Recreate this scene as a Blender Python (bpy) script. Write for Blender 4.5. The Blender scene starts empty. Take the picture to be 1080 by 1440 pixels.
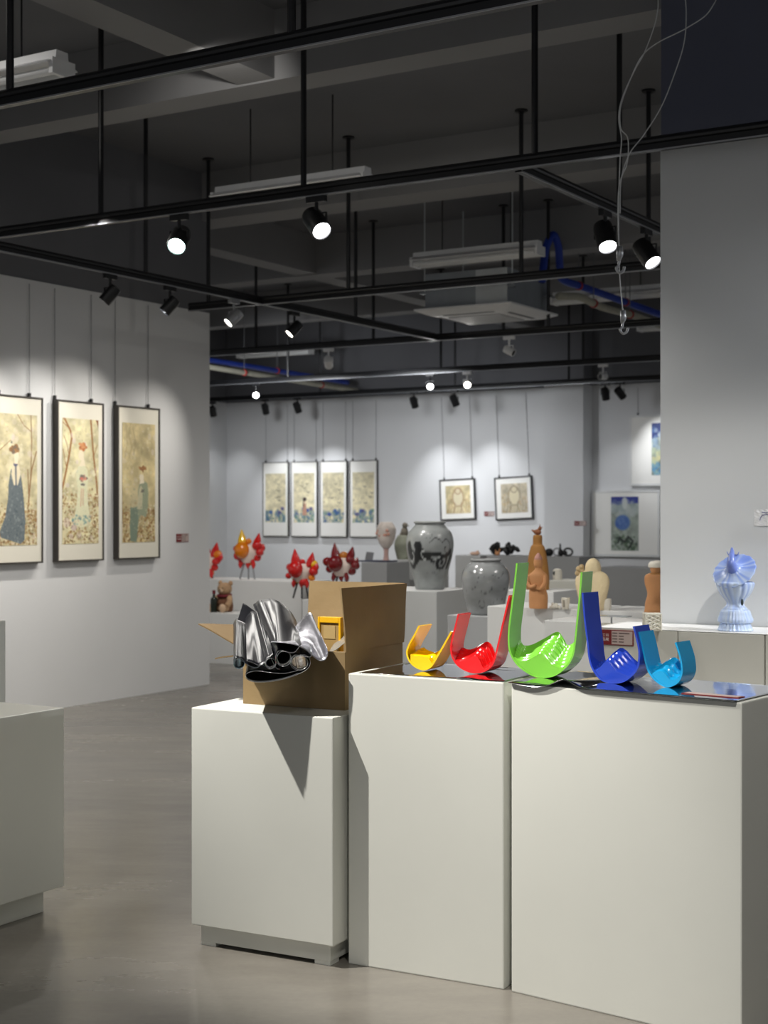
import bpy, bmesh, math, random
import numpy as np
from mathutils import Vector, Matrix
random.seed(7)
C = bpy.context.scene.collection
PI = math.pi
# ------------------------------------------------------------------ frame
F, CH = 2080.0, 1.42                       # focal length in px of 1440, camera height
TH = math.radians(31.2)                    # the room is turned against the view
SU, CU = math.sin(TH), math.cos(TH)
RZ = -TH                                   # yaw of things lined up with the back wall
RL = PI/2 - TH                             # yaw of things on the left wall
SLAB, BEAM, WHITE = 4.20, 3.81, 3.06
def W(u, v, z=0.0):
    return Vector((SU*u - CU*v, CU*u + SU*v, z))
def ray(px, py, D):
    return Vector(((px-540)/F*D, D, CH-(py-720)/F*D))
def on_z(px, py, z):                       # where the line through a pixel meets height z
    return ray(px, py, (CH-z)*F/(py-720))
def uv_at_u(px, u):                        # v on the plane u
    a = (px-540)/F; D = u/(SU*a+CU); return -CU*a*D+SU*D
def uv_at_v(px, v):
    a = (px-540)/F; D = v/(-CU*a+SU); return SU*a*D+CU*D
def depth(u, v): return CU*u+SU*v
def z_at(py, D): return CH-(py-720)/F*D
# ------------------------------------------------------------------ materials
def lin(c):
    return tuple((x/12.92 if x <= .04045 else ((x+.055)/1.055)**2.4) for x in c)
def rgb(r, g, b): return lin((r/255, g/255, b/255))
MATS = {}
def mat(name, col, rough=.5, metal=0.0, var=.06, scale=6.0, coat=0.0, spec=.5, emit=None, es=0.0, bump=0.0, bscale=60, trans=0.0, sss=0.0):
    if name in MATS: return MATS[name]
    m = bpy.data.materials.new(name); m.use_nodes = True
    nt = m.node_tree; b = nt.nodes['Principled BSDF']
    b.inputs['Roughness'].default_value = rough
    b.inputs['Metallic'].default_value = metal
    b.inputs['Specular IOR Level'].default_value = spec
    b.inputs['Coat Weight'].default_value = coat
    b.inputs['Coat Roughness'].default_value = .05
    b.inputs['Transmission Weight'].default_value = trans
    if sss: b.inputs['Subsurface Weight'].default_value = sss; b.inputs['Subsurface Radius'].default_value = (.02,.02,.02)
    tc = nt.nodes.new('ShaderNodeTexCoord')
    no = nt.nodes.new('ShaderNodeTexNoise'); no.inputs['Scale'].default_value = scale; no.inputs['Detail'].default_value = 5
    nt.links.new(tc.outputs['Object'], no.inputs['Vector'])
    rp = nt.nodes.new('ShaderNodeValToRGB')
    rp.color_ramp.elements[0].position = .3; rp.color_ramp.elements[1].position = .7
    rp.color_ramp.elements[0].color = tuple(max(0, x*(1-var)) for x in col)+(1,)
    rp.color_ramp.elements[1].color = tuple(min(1, x*(1+var)) for x in col)+(1,)
    nt.links.new(no.outputs['Fac'], rp.inputs['Fac'])
    nt.links.new(rp.outputs['Color'], b.inputs['Base Color'])
    if emit:
        b.inputs['Emission Color'].default_value = tuple(emit)+(1,); b.inputs['Emission Strength'].default_value = es
    if bump:
        n2 = nt.nodes.new('ShaderNodeTexNoise'); n2.inputs['Scale'].default_value = bscale; n2.inputs['Detail'].default_value = 4
        nt.links.new(tc.outputs['Object'], n2.inputs['Vector'])
        bp = nt.nodes.new('ShaderNodeBump'); bp.inputs['Strength'].default_value = bump; bp.inputs['Distance'].default_value = .01
        nt.links.new(n2.outputs['Fac'], bp.inputs['Height']); nt.links.new(bp.outputs['Normal'], b.inputs['Normal'])
    MATS[name] = m
    return m
def painted(name, rough=.55, coat=0.0, spec=.5):
    if name in MATS: return MATS[name]
    m = bpy.data.materials.new(name); m.use_nodes = True
    nt = m.node_tree; b = nt.nodes['Principled BSDF']
    at = nt.nodes.new('ShaderNodeAttribute'); at.attribute_name = 'Col'
    nt.links.new(at.outputs['Color'], b.inputs['Base Color'])
    b.inputs['Roughness'].default_value = rough; b.inputs['Coat Weight'].default_value = coat
    b.inputs['Specular IOR Level'].default_value = spec
    MATS[name] = m; return m
M_wall = mat('white wall paint', rgb(222,223,224), .6, var=.02, scale=1.5, spec=.3)
M_pan  = mat('white panel paint', rgb(212,215,217), .5, var=.03, scale=1.2, spec=.35)
M_dark = mat('charcoal ceiling paint', rgb(112,113,117), .75, var=.08, scale=1.0, spec=.25)
M_darkblue = mat('dark blue grey paint', rgb(92,96,112), .7, var=.06, scale=1.2, spec=.25)
M_beam = mat('charcoal beam paint', rgb(142,142,143), .75, var=.08, scale=1.0, spec=.25)
M_plinth = mat('plinth white lacquer', rgb(218,219,211), .38, var=.025, scale=2.2, spec=.45)
M_plinthside = mat('plinth warm white', rgb(214,214,206), .45, var=.04, scale=2.5, spec=.4)
M_plinthg = mat('grey plinth paint', rgb(190,192,192), .5, var=.03, scale=3)
M_plinthd = mat('dark grey plinth paint', rgb(166,168,170), .5, var=.03, scale=3)
M_black = mat('black metal', rgb(24,25,28), .4, var=.1, spec=.5)
M_alu = mat('pale aluminium', rgb(170,172,176), .35, metal=.6, var=.05)
M_whitemetal = mat('white enamelled metal', rgb(240,241,242), .4, var=.03)
M_tube = mat('frosted lamp tube', rgb(235,236,236), .3, var=.02)
M_wire = mat('steel wire', rgb(120,122,125), .4, metal=.5, var=.05)
M_whitewire = mat('white cord', rgb(205,207,208), .5, var=.03)
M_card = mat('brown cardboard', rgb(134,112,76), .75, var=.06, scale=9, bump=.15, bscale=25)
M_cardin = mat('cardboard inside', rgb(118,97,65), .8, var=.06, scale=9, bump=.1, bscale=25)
M_foil = mat('silver mirror film', (.95,.96,.97), .16, metal=1.0, var=.05, scale=12, bump=.2, bscale=24)
M_foilblue = mat('bluish mirror film', (.74,.86,.92), .16, metal=1.0, var=.05, scale=12, bump=.06, bscale=12)
M_foilmat = mat('dull silver film', (.60,.60,.66), .30, metal=1.0, var=.08, scale=10, bump=.3, bscale=16)
M_foilglit = mat('glittering silver film', (.9,.92,.92), .2, metal=1.0, var=.1, scale=30, bump=.9, bscale=70)
M_foilback = mat('black film backing', rgb(16,17,22), .35, var=.1)
M_mirror = mat('mirror film sheet', (.68,.69,.71), .05, metal=1.0, var=.03, scale=6, bump=.03, bscale=8)
M_gold = mat('warm white lens', (1,.95,.85), .3, emit=(1,.93,.82), es=14)
M_cool = mat('cool white lens', (1,1,1), .3, emit=(.96,.97,1), es=16)
M_teal = mat('greenish white lens', (.8,1,.95), .3, emit=(.70,1,.93), es=14)
M_off = mat('unlit lens', rgb(60,60,62), .2)
# ------------------------------------------------------------------ mesh helpers
def setp(o, label=None, cat=None, group=None, kind=None):
    if label: o['label'] = label
    if cat: o['category'] = cat
    if group: o['group'] = group
    if kind: o['kind'] = kind
    return o
def thing(name, label, cat, loc=(0,0,0), rz=0.0, group=None):
    o = bpy.data.objects.new(name, None); C.objects.link(o)
    o.empty_display_size = .1
    o.location = loc; o.rotation_euler = (0,0,rz)
    return setp(o, label, cat, group)
def obj(name, bm, m, parent=None, smooth=False, loc=None, rot=None):
    bmesh.ops.recalc_face_normals(bm, faces=bm.faces)
    me = bpy.data.meshes.new(name); bm.to_mesh(me); bm.free()
    for x in (m if isinstance(m, (list,tuple)) else [m]): me.materials.append(x)
    if smooth:
        for p in me.polygons: p.use_smooth = True
    o = bpy.data.objects.new(name, me); C.objects.link(o)
    if parent is not None: o.parent = parent
    if loc is not None: o.location = loc
    if rot is not None: o.rotation_euler = rot
    return o
def smooth_angle(o, deg=40):
    me = o.data
    for p in me.polygons: p.use_smooth = True
    a = math.radians(deg)
    bm = bmesh.new(); bm.from_mesh(me)
    for e in bm.edges:
        if len(e.link_faces) == 2 and e.calc_face_angle(0) > a: e.smooth = False
    bm.to_mesh(me); bm.free()
    return o
def B(): return bmesh.new()
def add_box(bm, x0, y0, z0, x1, y1, z1, bevel=0.0, mi=0):
    vs = [bm.verts.new(p) for p in [(x0,y0,z0),(x1,y0,z0),(x1,y1,z0),(x0,y1,z0),(x0,y0,z1),(x1,y0,z1),(x1,y1,z1),(x0,y1,z1)]]
    fs = [bm.faces.new([vs[i] for i in f]) for f in [(3,2,1,0),(4,5,6,7),(0,1,5,4),(1,2,6,5),(2,3,7,6),(3,0,4,7)]]
    for f in fs: f.material_index = mi
    if bevel:
        es = list({e for f in fs for e in f.edges})
        bmesh.ops.bevel(bm, geom=es, offset=bevel, segments=2, affect='EDGES', profile=.6)
    return bm
def box(x0,y0,z0,x1,y1,z1,bevel=0.0): return add_box(B(),x0,y0,z0,x1,y1,z1,bevel)
def frame_at(a, b):
    d = (b-a).normalized()
    s = Vector((0,0,1)) if abs(d.z) < .9 else Vector((1,0,0))
    x = d.cross(s).normalized(); y = d.cross(x).normalized()
    return d, x, y
def add_cyl(bm, a, b, r0, r1=None, seg=12, cap=True):
    a = Vector(a); b = Vector(b); r1 = r0 if r1 is None else r1
    d, x, y = frame_at(a, b)
    A = [bm.verts.new(a+(x*math.cos(t)+y*math.sin(t))*r0) for t in [2*PI*i/seg for i in range(seg)]]
    D = [bm.verts.new(b+(x*math.cos(t)+y*math.sin(t))*r1) for t in [2*PI*i/seg for i in range(seg)]]
    for i in range(seg):
        j = (i+1) % seg; bm.faces.new((A[i],A[j],D[j],D[i]))
    if cap: bm.faces.new(A[::-1]); bm.faces.new(D)
    return bm
def cyl(a, b, r0, r1=None, seg=12): return add_cyl(B(), a, b, r0, r1, seg)
def catmull(pts, n=6):
    P = [Vector(p) for p in pts]; out = []
    for i in range(len(P)-1):
        p0 = P[max(i-1,0)]; p1 = P[i]; p2 = P[i+1]; p3 = P[min(i+2,len(P)-1)]
        for k in range(n):
            t = k/n
            out.append(.5*((2*p1)+(p2-p0)*t+(2*p0-5*p1+4*p2-p3)*t*t+(3*p1-p0-3*p2+p3)*t**3))
    out.append(P[-1]); return out
def add_tube(bm, pts, r, seg=8):
    pts = [Vector(p) for p in pts]; rings = []
    ref = None
    for i, p in enumerate(pts):
        d = (pts[min(i+1,len(pts)-1)]-pts[max(i-1,0)]).normalized()
        if ref is None: ref = Vector((0,0,1)) if abs(d.z) < .9 else Vector((1,0,0))
        x = (ref-d*ref.dot(d)).normalized(); ref = x; y = d.cross(x)
        rr = r[i] if isinstance(r,(list,tuple)) else r
        rings.append([bm.verts.new(p+(x*math.cos(t)+y*math.sin(t))*rr) for t in [2*PI*k/seg for k in range(seg)]])
    for a, b in zip(rings, rings[1:]):
        for k in range(seg): bm.faces.new((a[k],a[(k+1)%seg],b[(k+1)%seg],b[k]))
    bm.faces.new(rings[0][::-1]); bm.faces.new(rings[-1])
    return bm
def tube(pts, r, seg=8): return add_tube(B(), pts, r, seg)
def add_sphere(bm, c, r, sz=(1,1,1), seg=16, rot=None):
    m = Matrix.Translation(Vector(c)) @ (rot.to_4x4() if rot is not None else Matrix.Identity(4)) @ Matrix.Diagonal((r*sz[0],r*sz[1],r*sz[2],1))
    bmesh.ops.create_uvsphere(bm, u_segments=seg, v_segments=max(8,seg*2//3), radius=1, matrix=m)
    return bm
def sphere(c, r, sz=(1,1,1), seg=16): return add_sphere(B(), c, r, sz, seg)
def add_loft(bm, rings, seg=28, fn=None):
    R = []
    for k, q in enumerate(rings):
        cx, cy, z, rx, ry = q[:5]
        row = []
        for i in range(seg):
            t = 2*PI*i/seg
            f = fn(t, k, z) if fn else 1.0
            row.append(bm.verts.new((cx+rx*f*math.cos(t), cy+ry*f*math.sin(t), z)))
        R.append(row)
    for a, b in zip(R, R[1:]):
        for k in range(seg): bm.faces.new((a[k],a[(k+1)%seg],b[(k+1)%seg],b[k]))
    bm.faces.new(R[0][::-1]); bm.faces.new(R[-1])
    return bm
def spline_rings(rings, n=5):
    a = np.array(rings, float); m = len(a); out = []
    for i in range(m-1):
        p0 = a[max(i-1,0)]; p1 = a[i]; p2 = a[i+1]; p3 = a[min(i+2,m-1)]
        for k in range(n):
            t = k/n
            out.append(.5*((2*p1)+(p2-p0)*t+(2*p0-5*p1+4*p2-p3)*t*t+(3*p1-p0-3*p2+p3)*t**3))
    out.append(a[-1]); out = [tuple(x) for x in out]
    return [(x[0],x[1],x[2],max(x[3],.0005),max(x[4],.0005)) for x in out]
def loft(rings, seg=28, fn=None, n=5): return add_loft(B(), spline_rings(rings, n), seg, fn)
def lathe(prof, seg=32, n=4, fn=None): return loft([(0,0,z,r,r) for z, r in prof], seg, fn, n)
def grid_mesh(name, P, cols, m, parent=None, smooth=True, closed_u=False, flip=False):
    """P: (ny,nx,3) points, cols: (ny,nx,3) sRGB colours or None"""
    ny, nx = P.shape[:2]
    me = bpy.data.meshes.new(name)
    faces = []
    for j in range(ny-1):
        for i in range(nx-1 if not closed_u else nx):
            k = (i+1) % nx
            faces.append((j*nx+i, j*nx+k, (j+1)*nx+k, (j+1)*nx+i))
    me.from_pydata(P.reshape(-1,3).tolist(), [], [f[::-1] for f in faces] if flip else faces)
    if cols is not None:
        at = me.color_attributes.new('Col', 'FLOAT_COLOR', 'POINT')
        c = np.clip(cols.reshape(-1,3), 0, 1)
        c = np.where(c <= .04045, c/12.92, ((c+.055)/1.055)**2.4)
        at.data.foreach_set('color', np.concatenate([c, np.ones((len(c),1))], 1).astype(np.float32).ravel())
    for x in (m if isinstance(m,(list,tuple)) else [m]): me.materials.append(x)
    if smooth:
        for p in me.polygons: p.use_smooth = True
    o = bpy.data.objects.new(name, me); C.objects.link(o)
    if parent is not None: o.parent = parent
    return o
# ------------------------------------------------------------------ setting
def struct(name, o): o.name = name; o['kind'] = 'structure'; return o
def room_box(u0, v0, z0, u1, v1, z1, bm=None, mi=0):
    """box in room axes, as world coordinates"""
    bm = bm or B()
    n0 = len(bm.verts)
    t = B(); add_box(t, -v1, u0, z0, -v0, u1, z1)
    t.transform(Matrix.Rotation(RZ, 4, 'Z'))
    me = bpy.data.meshes.new('tmp'); t.to_mesh(me); t.free()
    nf = len(bm.faces); bm.from_mesh(me); bpy.data.meshes.remove(me)
    bm.faces.ensure_lookup_table()
    for f in bm.faces[nf:]: f.material_index = mi
    return bm
# floor : polished concrete
def floor_mat():
    m = bpy.data.materials.new('polished concrete'); m.use_nodes = True
    nt = m.node_tree; b = nt.nodes['Principled BSDF']; N = nt.nodes.new; L = nt.links.new
    tc = N('ShaderNodeTexCoord')
    mp = N('ShaderNodeMapping'); mp.inputs['Rotation'].default_value = (0,0,.4); mp.inputs['Scale'].default_value = (.55,1.6,1)
    L(tc.outputs['Object'], mp.inputs['Vector'])
    n1 = N('ShaderNodeTexNoise'); n1.inputs['Scale'].default_value = 1.3; n1.inputs['Detail'].default_value = 7; n1.inputs['Roughness'].default_value = .62
    L(mp.outputs['Vector'], n1.inputs['Vector'])
    n2 = N('ShaderNodeTexNoise'); n2.inputs['Scale'].default_value = 45; n2.inputs['Detail'].default_value = 4
    L(tc.outputs['Object'], n2.inputs['Vector'])
    r1 = N('ShaderNodeValToRGB')
    r1.color_ramp.elements[0].position = .3; r1.color_ramp.elements[0].color = rgb(116,112,105)+(1,)
    r1.color_ramp.elements[1].position = .72; r1.color_ramp.elements[1].color = rgb(144,139,130)+(1,)
    L(n1.outputs['Fac'], r1.inputs['Fac'])
    r2 = N('ShaderNodeValToRGB'); r2.color_ramp.elements[0].color = (.84,.84,.84,1); r2.color_ramp.elements[1].color = (1.06,1.06,1.06,1)
    L(n2.outputs['Fac'], r2.inputs['Fac'])
    mx = N('ShaderNodeMix'); mx.data_type = 'RGBA'; mx.blend_type = 'MULTIPLY'; mx.inputs['Factor'].default_value = .6
    L(r1.outputs['Color'], mx.inputs[6]); L(r2.outputs['Color'], mx.inputs[7]); L(mx.outputs[2], b.inputs['Base Color'])
    r3 = N('ShaderNodeMapRange'); r3.inputs['To Min'].default_value = .16; r3.inputs['To Max'].default_value = .34
    L(n1.outputs['Fac'], r3.inputs['Value']); L(r3.outputs['Result'], b.inputs['Roughness'])
    b.inputs['Specular IOR Level'].default_value = .5
    bp = N('ShaderNodeBump'); bp.inputs['Strength'].default_value = .08; bp.inputs['Distance'].default_value = .02
    L(n1.outputs['Fac'], bp.inputs['Height']); L(bp.outputs['Normal'], b.inputs['Normal'])
    return m
struct('floor', obj('floor', room_box(-3,-6,-.1, 18.4,15,0), floor_mat()))
struct('ceiling', obj('ceiling', room_box(-3,-6,SLAB, 18.4,15,SLAB+.15), M_dark))
n = 0
for u0, u1 in [(3.65,3.95),(6.69,6.93),(9.60,9.94),(12.38,12.66),(15.20,15.46)]:
    n += 1
    v0 = 2.2 if u0 < 7 and u0 > 6 else -6
    struct('trim_%d' % n, obj('trim', room_box(u0,-6,BEAM, u1,15,SLAB), M_beam))
for u0, u1, v0, v1 in [(3.95,6.69,4.76,5.01),(-3,3.65,4.76,5.01),(9.94,12.38,8.30,8.55),(12.66,15.20,8.30,8.55),(15.46,17.8,8.30,8.55)]:
    n += 1
    struct('trim_%d' % n, obj('trim', room_box(u0,v0,BEAM+.01, u1,v1,SLAB), M_beam))
b = room_box(-3,7.55,0, 9.69,7.80,WHITE); room_box(-3,7.56,WHITE, 9.69,7.80,SLAB, b, 1)
struct('wall_left', obj('wall_left', b, [M_wall, M_dark]))
b = room_box(6.38,-6,0, 6.60,2.40,WHITE); room_box(6.39,-6,WHITE, 6.60,2.40,SLAB, b, 1)
struct('wall_right', obj('wall_right', b, [M_pan, M_darkblue]))
b = room_box(17.80,-2,0, 18.0,13.65,WHITE); room_box(17.82,-2,WHITE, 18.0,13.65,SLAB, b, 1)
struct('wall_back', obj('wall_back', b, [M_wall, M_dark]))
b = room_box(17.50,7.62,0, 17.80,8.17,WHITE); room_box(17.51,7.62,WHITE, 17.80,8.17,SLAB, b, 1)
struct('trim_20', obj('trim', b, [M_wall, M_dark]))
b = room_box(9.69,13.55,0, 17.80,13.75,WHITE); room_box(9.69,13.56,WHITE, 17.8,13.75,SLAB, b, 1)
struct('wall_far_left', obj('wall_far_left', b, [M_wall, M_dark]))
struct('wall_light_block', obj('wall_light_block', room_box(-3,-5.2,0, 6.38,-5.0,SLAB), M_wall))  # unseen wall added to keep world light off the right side
# ------------------------------------------------------------------ plinths
G_pl = 'white display plinths'
def plinth(label, corner, w, d, h, rz=RZ, base=0.0, inset=.025, m=None, feet=False, name='display_plinth', bev=.004, group=None):
    """corner: floor point of the front left corner (x right, y away)"""
    m = m or M_plinth
    cx = Vector((corner[0], corner[1], 0)) + Matrix.Rotation(rz,3,'Z') @ Vector((w/2, d/2, 0))
    if not base:
        o = obj(name, box(-w/2,-d/2,0, w/2,d/2,h, bev), m, loc=cx, rot=(0,0,rz))
        return setp(o, label, 'plinth', group)
    t = thing(name, label, 'plinth', cx, rz, group)
    obj('body', box(-w/2,-d/2,base, w/2,d/2,h, bev), m, t)
    f = .012 if feet else 0
    obj('base', box(-w/2+inset,-d/2+inset,f, w/2-inset,d/2-inset,base+.002, .003), m, t)
    if feet:
        for sx in (-1,1):
            for sy in (-1,1):
                x = sx*(w/2-inset-.03); y = sy*(d/2-inset-.03)
                obj('foot', box(x-.028,y-.028,0, x+.028,y+.028,f+.001), m, t)
    return t
def fl(px, py): p = on_z(px, py, 0); return (p.x, p.y)
RS, RM, RR = math.radians(-28.0), math.radians(-28.7), math.radians(-38.0)
HS, HM = .78, .913
# the short one: base corner measured, body overhangs it
pS = Vector((-.600, 4.858, 0)) - Matrix.Rotation(RS,3,'Z') @ Vector((.022,.025,0))
plinth('short white plinth on a recessed base, carrying the open cardboard box', pS, .535, .50, HS, RS, base=.068, inset=.022, feet=True)
pM = Vector((-.112, 4.651, 0))
plinth('tall white plinth in the middle, carrying the yellow and red bent sculptures', pM, .533, .40, HM, RM)
pR = Vector((.377, 4.378, 0))
plinth('wide white plinth at right front, carrying the blue and cyan bent sculptures', pR, .728, .40, HM, RR)
# left foreground plinth (its long side runs along the room)
pc = Vector((-1.14, 5.27, 0))               # far right corner
c0 = pc - W(.62, 0) + W(0, .55)
plinth('low white plinth with recessed base cut by the left edge of the frame', c0, .55, .62, .723, RZ, base=.087, inset=.05, feet=False)
p = ray(8, 873, 6.9)
c0 = Vector((p.x, p.y, 0)) - W(.45,0) + W(0,.45)
plinth('plain grey white plinth sliver standing behind the low left plinth', c0, .45, .45, .915, RZ)
def pl_uv(label, u, v_left, w, d, h, m=None, **k):
    c = W(u, v_left); return plinth(label, c, w, d, h, RZ, m=m, **k)
HT = .915
pl_uv('white plinth against the right wall bearing the red and grey sign', 6.0, 2.56, .378, .372, HT, M_plinthside)
pl_uv('white plinth against the right wall under the blue sculpture', 6.0, 2.178, .368, .372, HT, M_plinthside)
pl_uv('white plinth with chipped edge at the right frame edge, beside the blue sculpture plinth', 6.0, 1.805, .40, .372, HT, M_plinthside)
# ------------------------------------------------------------------ bent "U" sculptures
def glossy(name, c, dark=None): return mat(name, c, .16, var=.03, scale=10, coat=.6, spec=.5)
def u_sculpt(name, label, outer, rz, col, depth_m, front, back, nlay, thick=.0055, zt=HM):
    """outer: front outer edge in px from top left over the bottom to top right; front/back: fold height profiles (px) """
    ob = max(outer, key=lambda q: q[1])
    p0 = on_z(ob[0], ob[1], zt)
    nrm = Matrix.Rotation(rz,3,'Z') @ Vector((0,1,0)); xd = Matrix.Rotation(rz,3,'Z') @ Vector((1,0,0))
    cam = Vector((0,0,CH))
    def loc(q):
        d = ray(q[0], q[1], 1.0)-cam
        t = (p0-cam).dot(nrm)/d.dot(nrm)
        w = cam+d*t-p0
        return (w.dot(xd), w.z)
    P = [Vector((x,0,z)) for x, z in map(loc, outer)]
    zmin = min(p.z for p in P)
    P = catmull(P, 5)
    zmin = min(p.z for p in P)
    for p in P: p.z -= zmin
    n = len(P)
    inn = []
    for i in range(n):
        d = (P[min(i+1,n-1)]-P[max(i-1,0)]).normalized()
        inn.append(P[i]+Vector((-d.z,0,d.x))*thick)        # inward: left of travel direction
    t = thing(name, label, 'sculpture', p0+Vector((0,0,.0045)), rz, 'bent glossy sculptures on the front plinths')
    bm = B(); rings = []
    for i in range(n):
        rings.append([bm.verts.new((a.x,y,a.z)) for a, y in ((P[i],0),(inn[i],0),(inn[i],depth_m),(P[i],depth_m))])
    for a, b in zip(rings, rings[1:]):
        for k in range(4): bm.faces.new((a[k],a[(k+1)%4],b[(k+1)%4],b[k]))
    bm.faces.new(rings[0]); bm.faces.new(rings[-1][::-1])
    bmesh.ops.bevel(bm, geom=[e for e in bm.edges if len(e.link_faces)==2 and e.calc_face_angle(0)>1.2], offset=.0012, segments=2, affect='EDGES')
    o = obj('curved_band', bm, col, t); smooth_angle(o, 35)
    # folds: scalloped height field between the inner curve and the fold profiles
    fr = [loc(q) for q in front]; bk = [loc(q) for q in back]
    kmin = min(range(n), key=lambda i: inn[i].z)
    xl = np.array([q.x for q in inn[:kmin+1]]); zl = np.array([q.z for q in inn[:kmin+1]])
    xr = np.array([q.x for q in inn[kmin:]]);   zr = np.array([q.z for q in inn[kmin:]])
    def side_x(z, left):
        X, Z = (xl[::-1], zl[::-1]) if left else (xr, zr)
        return np.interp(z, Z, X)
    il = int(np.argmin(xl)); ir = int(np.argmax(xr))
    XB = np.concatenate([xl[il:], xr[1:ir+1]]); ZB = np.concatenate([zl[il:], zr[1:ir+1]])
    def zin(x): return float(np.interp(x, XB, ZB))
    nx, nyl = 54, 6
    ny = nlay*nyl
    def prof(pts, s):
        xs = np.linspace(0, 1, len(pts)); 
        return np.interp(s, xs, [q[0] for q in pts]), np.interp(s, xs, [q[1] for q in pts])
    S = np.linspace(0,1,nx)
    def smoothcurve(pts):
        c = catmull([Vector((a,0,b)) for a, b in pts], 12)
        L = np.cumsum([0]+[(c[i+1]-c[i]).length for i in range(len(c)-1)]); L /= L[-1]
        return np.interp(S, L, [q.x for q in c]), np.interp(S, L, [q.z for q in c])
    fx, fz = smoothcurve(fr); bx_, bz = smoothcurve(bk)
    bm = B(); top = []
    for j in range(ny+1):
        yy = .0015+(depth_m-.003)*j/ny
        f = j/ny; lay = min(int(j/nyl), nlay-1); g = (j-lay*nyl)/nyl
        fq = (lay+.35*g)/max(nlay-1,1); fq = min(fq, 1)
        row = []
        drop = .0105*abs(2*g-1)**1.6 if 0 < j < ny else .004
        for i in range(nx):
            x = fx[i]+(bx_[i]-fx[i])*fq; z = fz[i]+(bz[i]-fz[i])*fq
            edge = min(1, min(i, nx-1-i)/5)
            z2 = z-drop*edge-.0006
            # keep within the inner curve
            xa, xb = side_x(z2, True), side_x(z2, False)
            x = min(max(x, xa-.002), xb+.002)
            row.append(bm.verts.new((x, yy, z2)))
        top.append(row)
    for a, b in zip(top, top[1:]):
        for i in range(nx-1): bm.faces.new((a[i],a[i+1],b[i+1],b[i]))
    for row, yy in ((top[0], top[0][0].co.y), (top[-1], top[-1][0].co.y)):
        low = []
        for i in range(nx):
            x = row[i].co.x
            low.append(bm.verts.new((x, yy, min(zin(x)-.002, row[i].co.z-.0001))))
        for i in range(nx-1): bm.faces.new((row[i],row[i+1],low[i+1],low[i]))
    o = obj('wave_folds', bm, col, t); smooth_angle(o, 50)
    return t
yel = glossy('yellow lacquer', rgb(246,196,8)); red = glossy('red lacquer', rgb(222,22,26))
grn = glossy('green lacquer', rgb(118,192,62)); blu = glossy('blue lacquer', rgb(34,62,168)); cya = glossy('cyan lacquer', rgb(20,150,204))
u_sculpt('bent_sculpture','glossy yellow bent strip sculpture, smallest, next to the cardboard box',
    [(588.3,882),(582,894.6),(574.5,908),(571,919),(573.4,930),(580.5,938.7),(590,944),(598,945),(607,940),(615,927.6),(626,908.7),(635.6,891.4)],
    RM, yel, .088, [(577,922),(586,922.5),(595,923.5),(602,925),(606,931),(609,936),(613,931)], [(579,915),(590,920),(600,922),(608,915),(612,920),(615,926),(618,924)], 4)
u_sculpt('bent_sculpture','glossy red bent strip sculpture between the yellow and green ones',
    [(643.5,865.4),(638.7,885),(634,904),(632.8,915),(635.6,927.6),(643.5,938.7),(654.5,945.7),(667,949),(679.7,947.3),(689,941.8),(695.4,932.4),(701.7,908.7),(708,880.4),(717.5,840)],
    RM, red, .088, [(640,930),(648,929.5),(657,927),(667,922),(673,927),(679,939),(685,940),(690,936)], [(635,915),(645,918),(656,914),(669,907),(676,911),(683,927),(688,930),(695,924)], 5)
u_sculpt('bent_sculpture','glossy green bent strip sculpture, tallest of the row',
    [(725.5,794),(723,819),(718,859),(714.5,888.5),(714.5,911),(718,924),(725.5,936),(736,945.5),(749,953),(761,955.5),(774.5,954.5),(785,950),(797,940),(804,930),(808.5,915),(813,874),(817,834),(819,807)],
    RM, grn, .088, [(722,926),(731,929.5),(742,928),(752,923),(760,919),(768,925),(777,935),(786,939),(794,937),(801,931)], [(716,904),(722,912),(734,911),(750,903),(769,893),(777,900),(783,911),(789,911),(798,904),(809,900)], 7)
u_sculpt('bent_sculpture','glossy dark blue bent strip sculpture between the green and cyan ones',
    [(818,836),(821,872),(825,904),(827.6,928.4),(833,944.5),(843.7,958),(857,963.3),(873,962.8),(886.7,955.3),(897.4,941.9),(900,920),(896,899),(892,882.8)],
    RR, blu, .088, [(833,941),(838,943),(844,938),(852,930),(858,934),(866,943),(876,948),(886,951),(892,947)], [(828,930),(835,933),(843,924),(853,916),(861,918),(871,929),(881,937),(890,940),(899,930)], 5)
u_sculpt('bent_sculpture','glossy cyan bent strip sculpture at the right end of the row',
    [(897,891.4),(902.8,915),(906.8,933.8),(911.5,948),(921.6,960.7),(935,968.7),(946,967.4),(955,961),(959.5,951),(959.8,940),(957.5,925.7),(951,905.6)],
    RR, cya, .085, [(912,947),(916,948),(922,945),(930,944),(936,949),(941,955),(948,956),(955,954)], [(909,935),(914,938),(922,933),(931,929),(937,932),(943,941),(950,944),(960,939)], 4)
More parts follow.
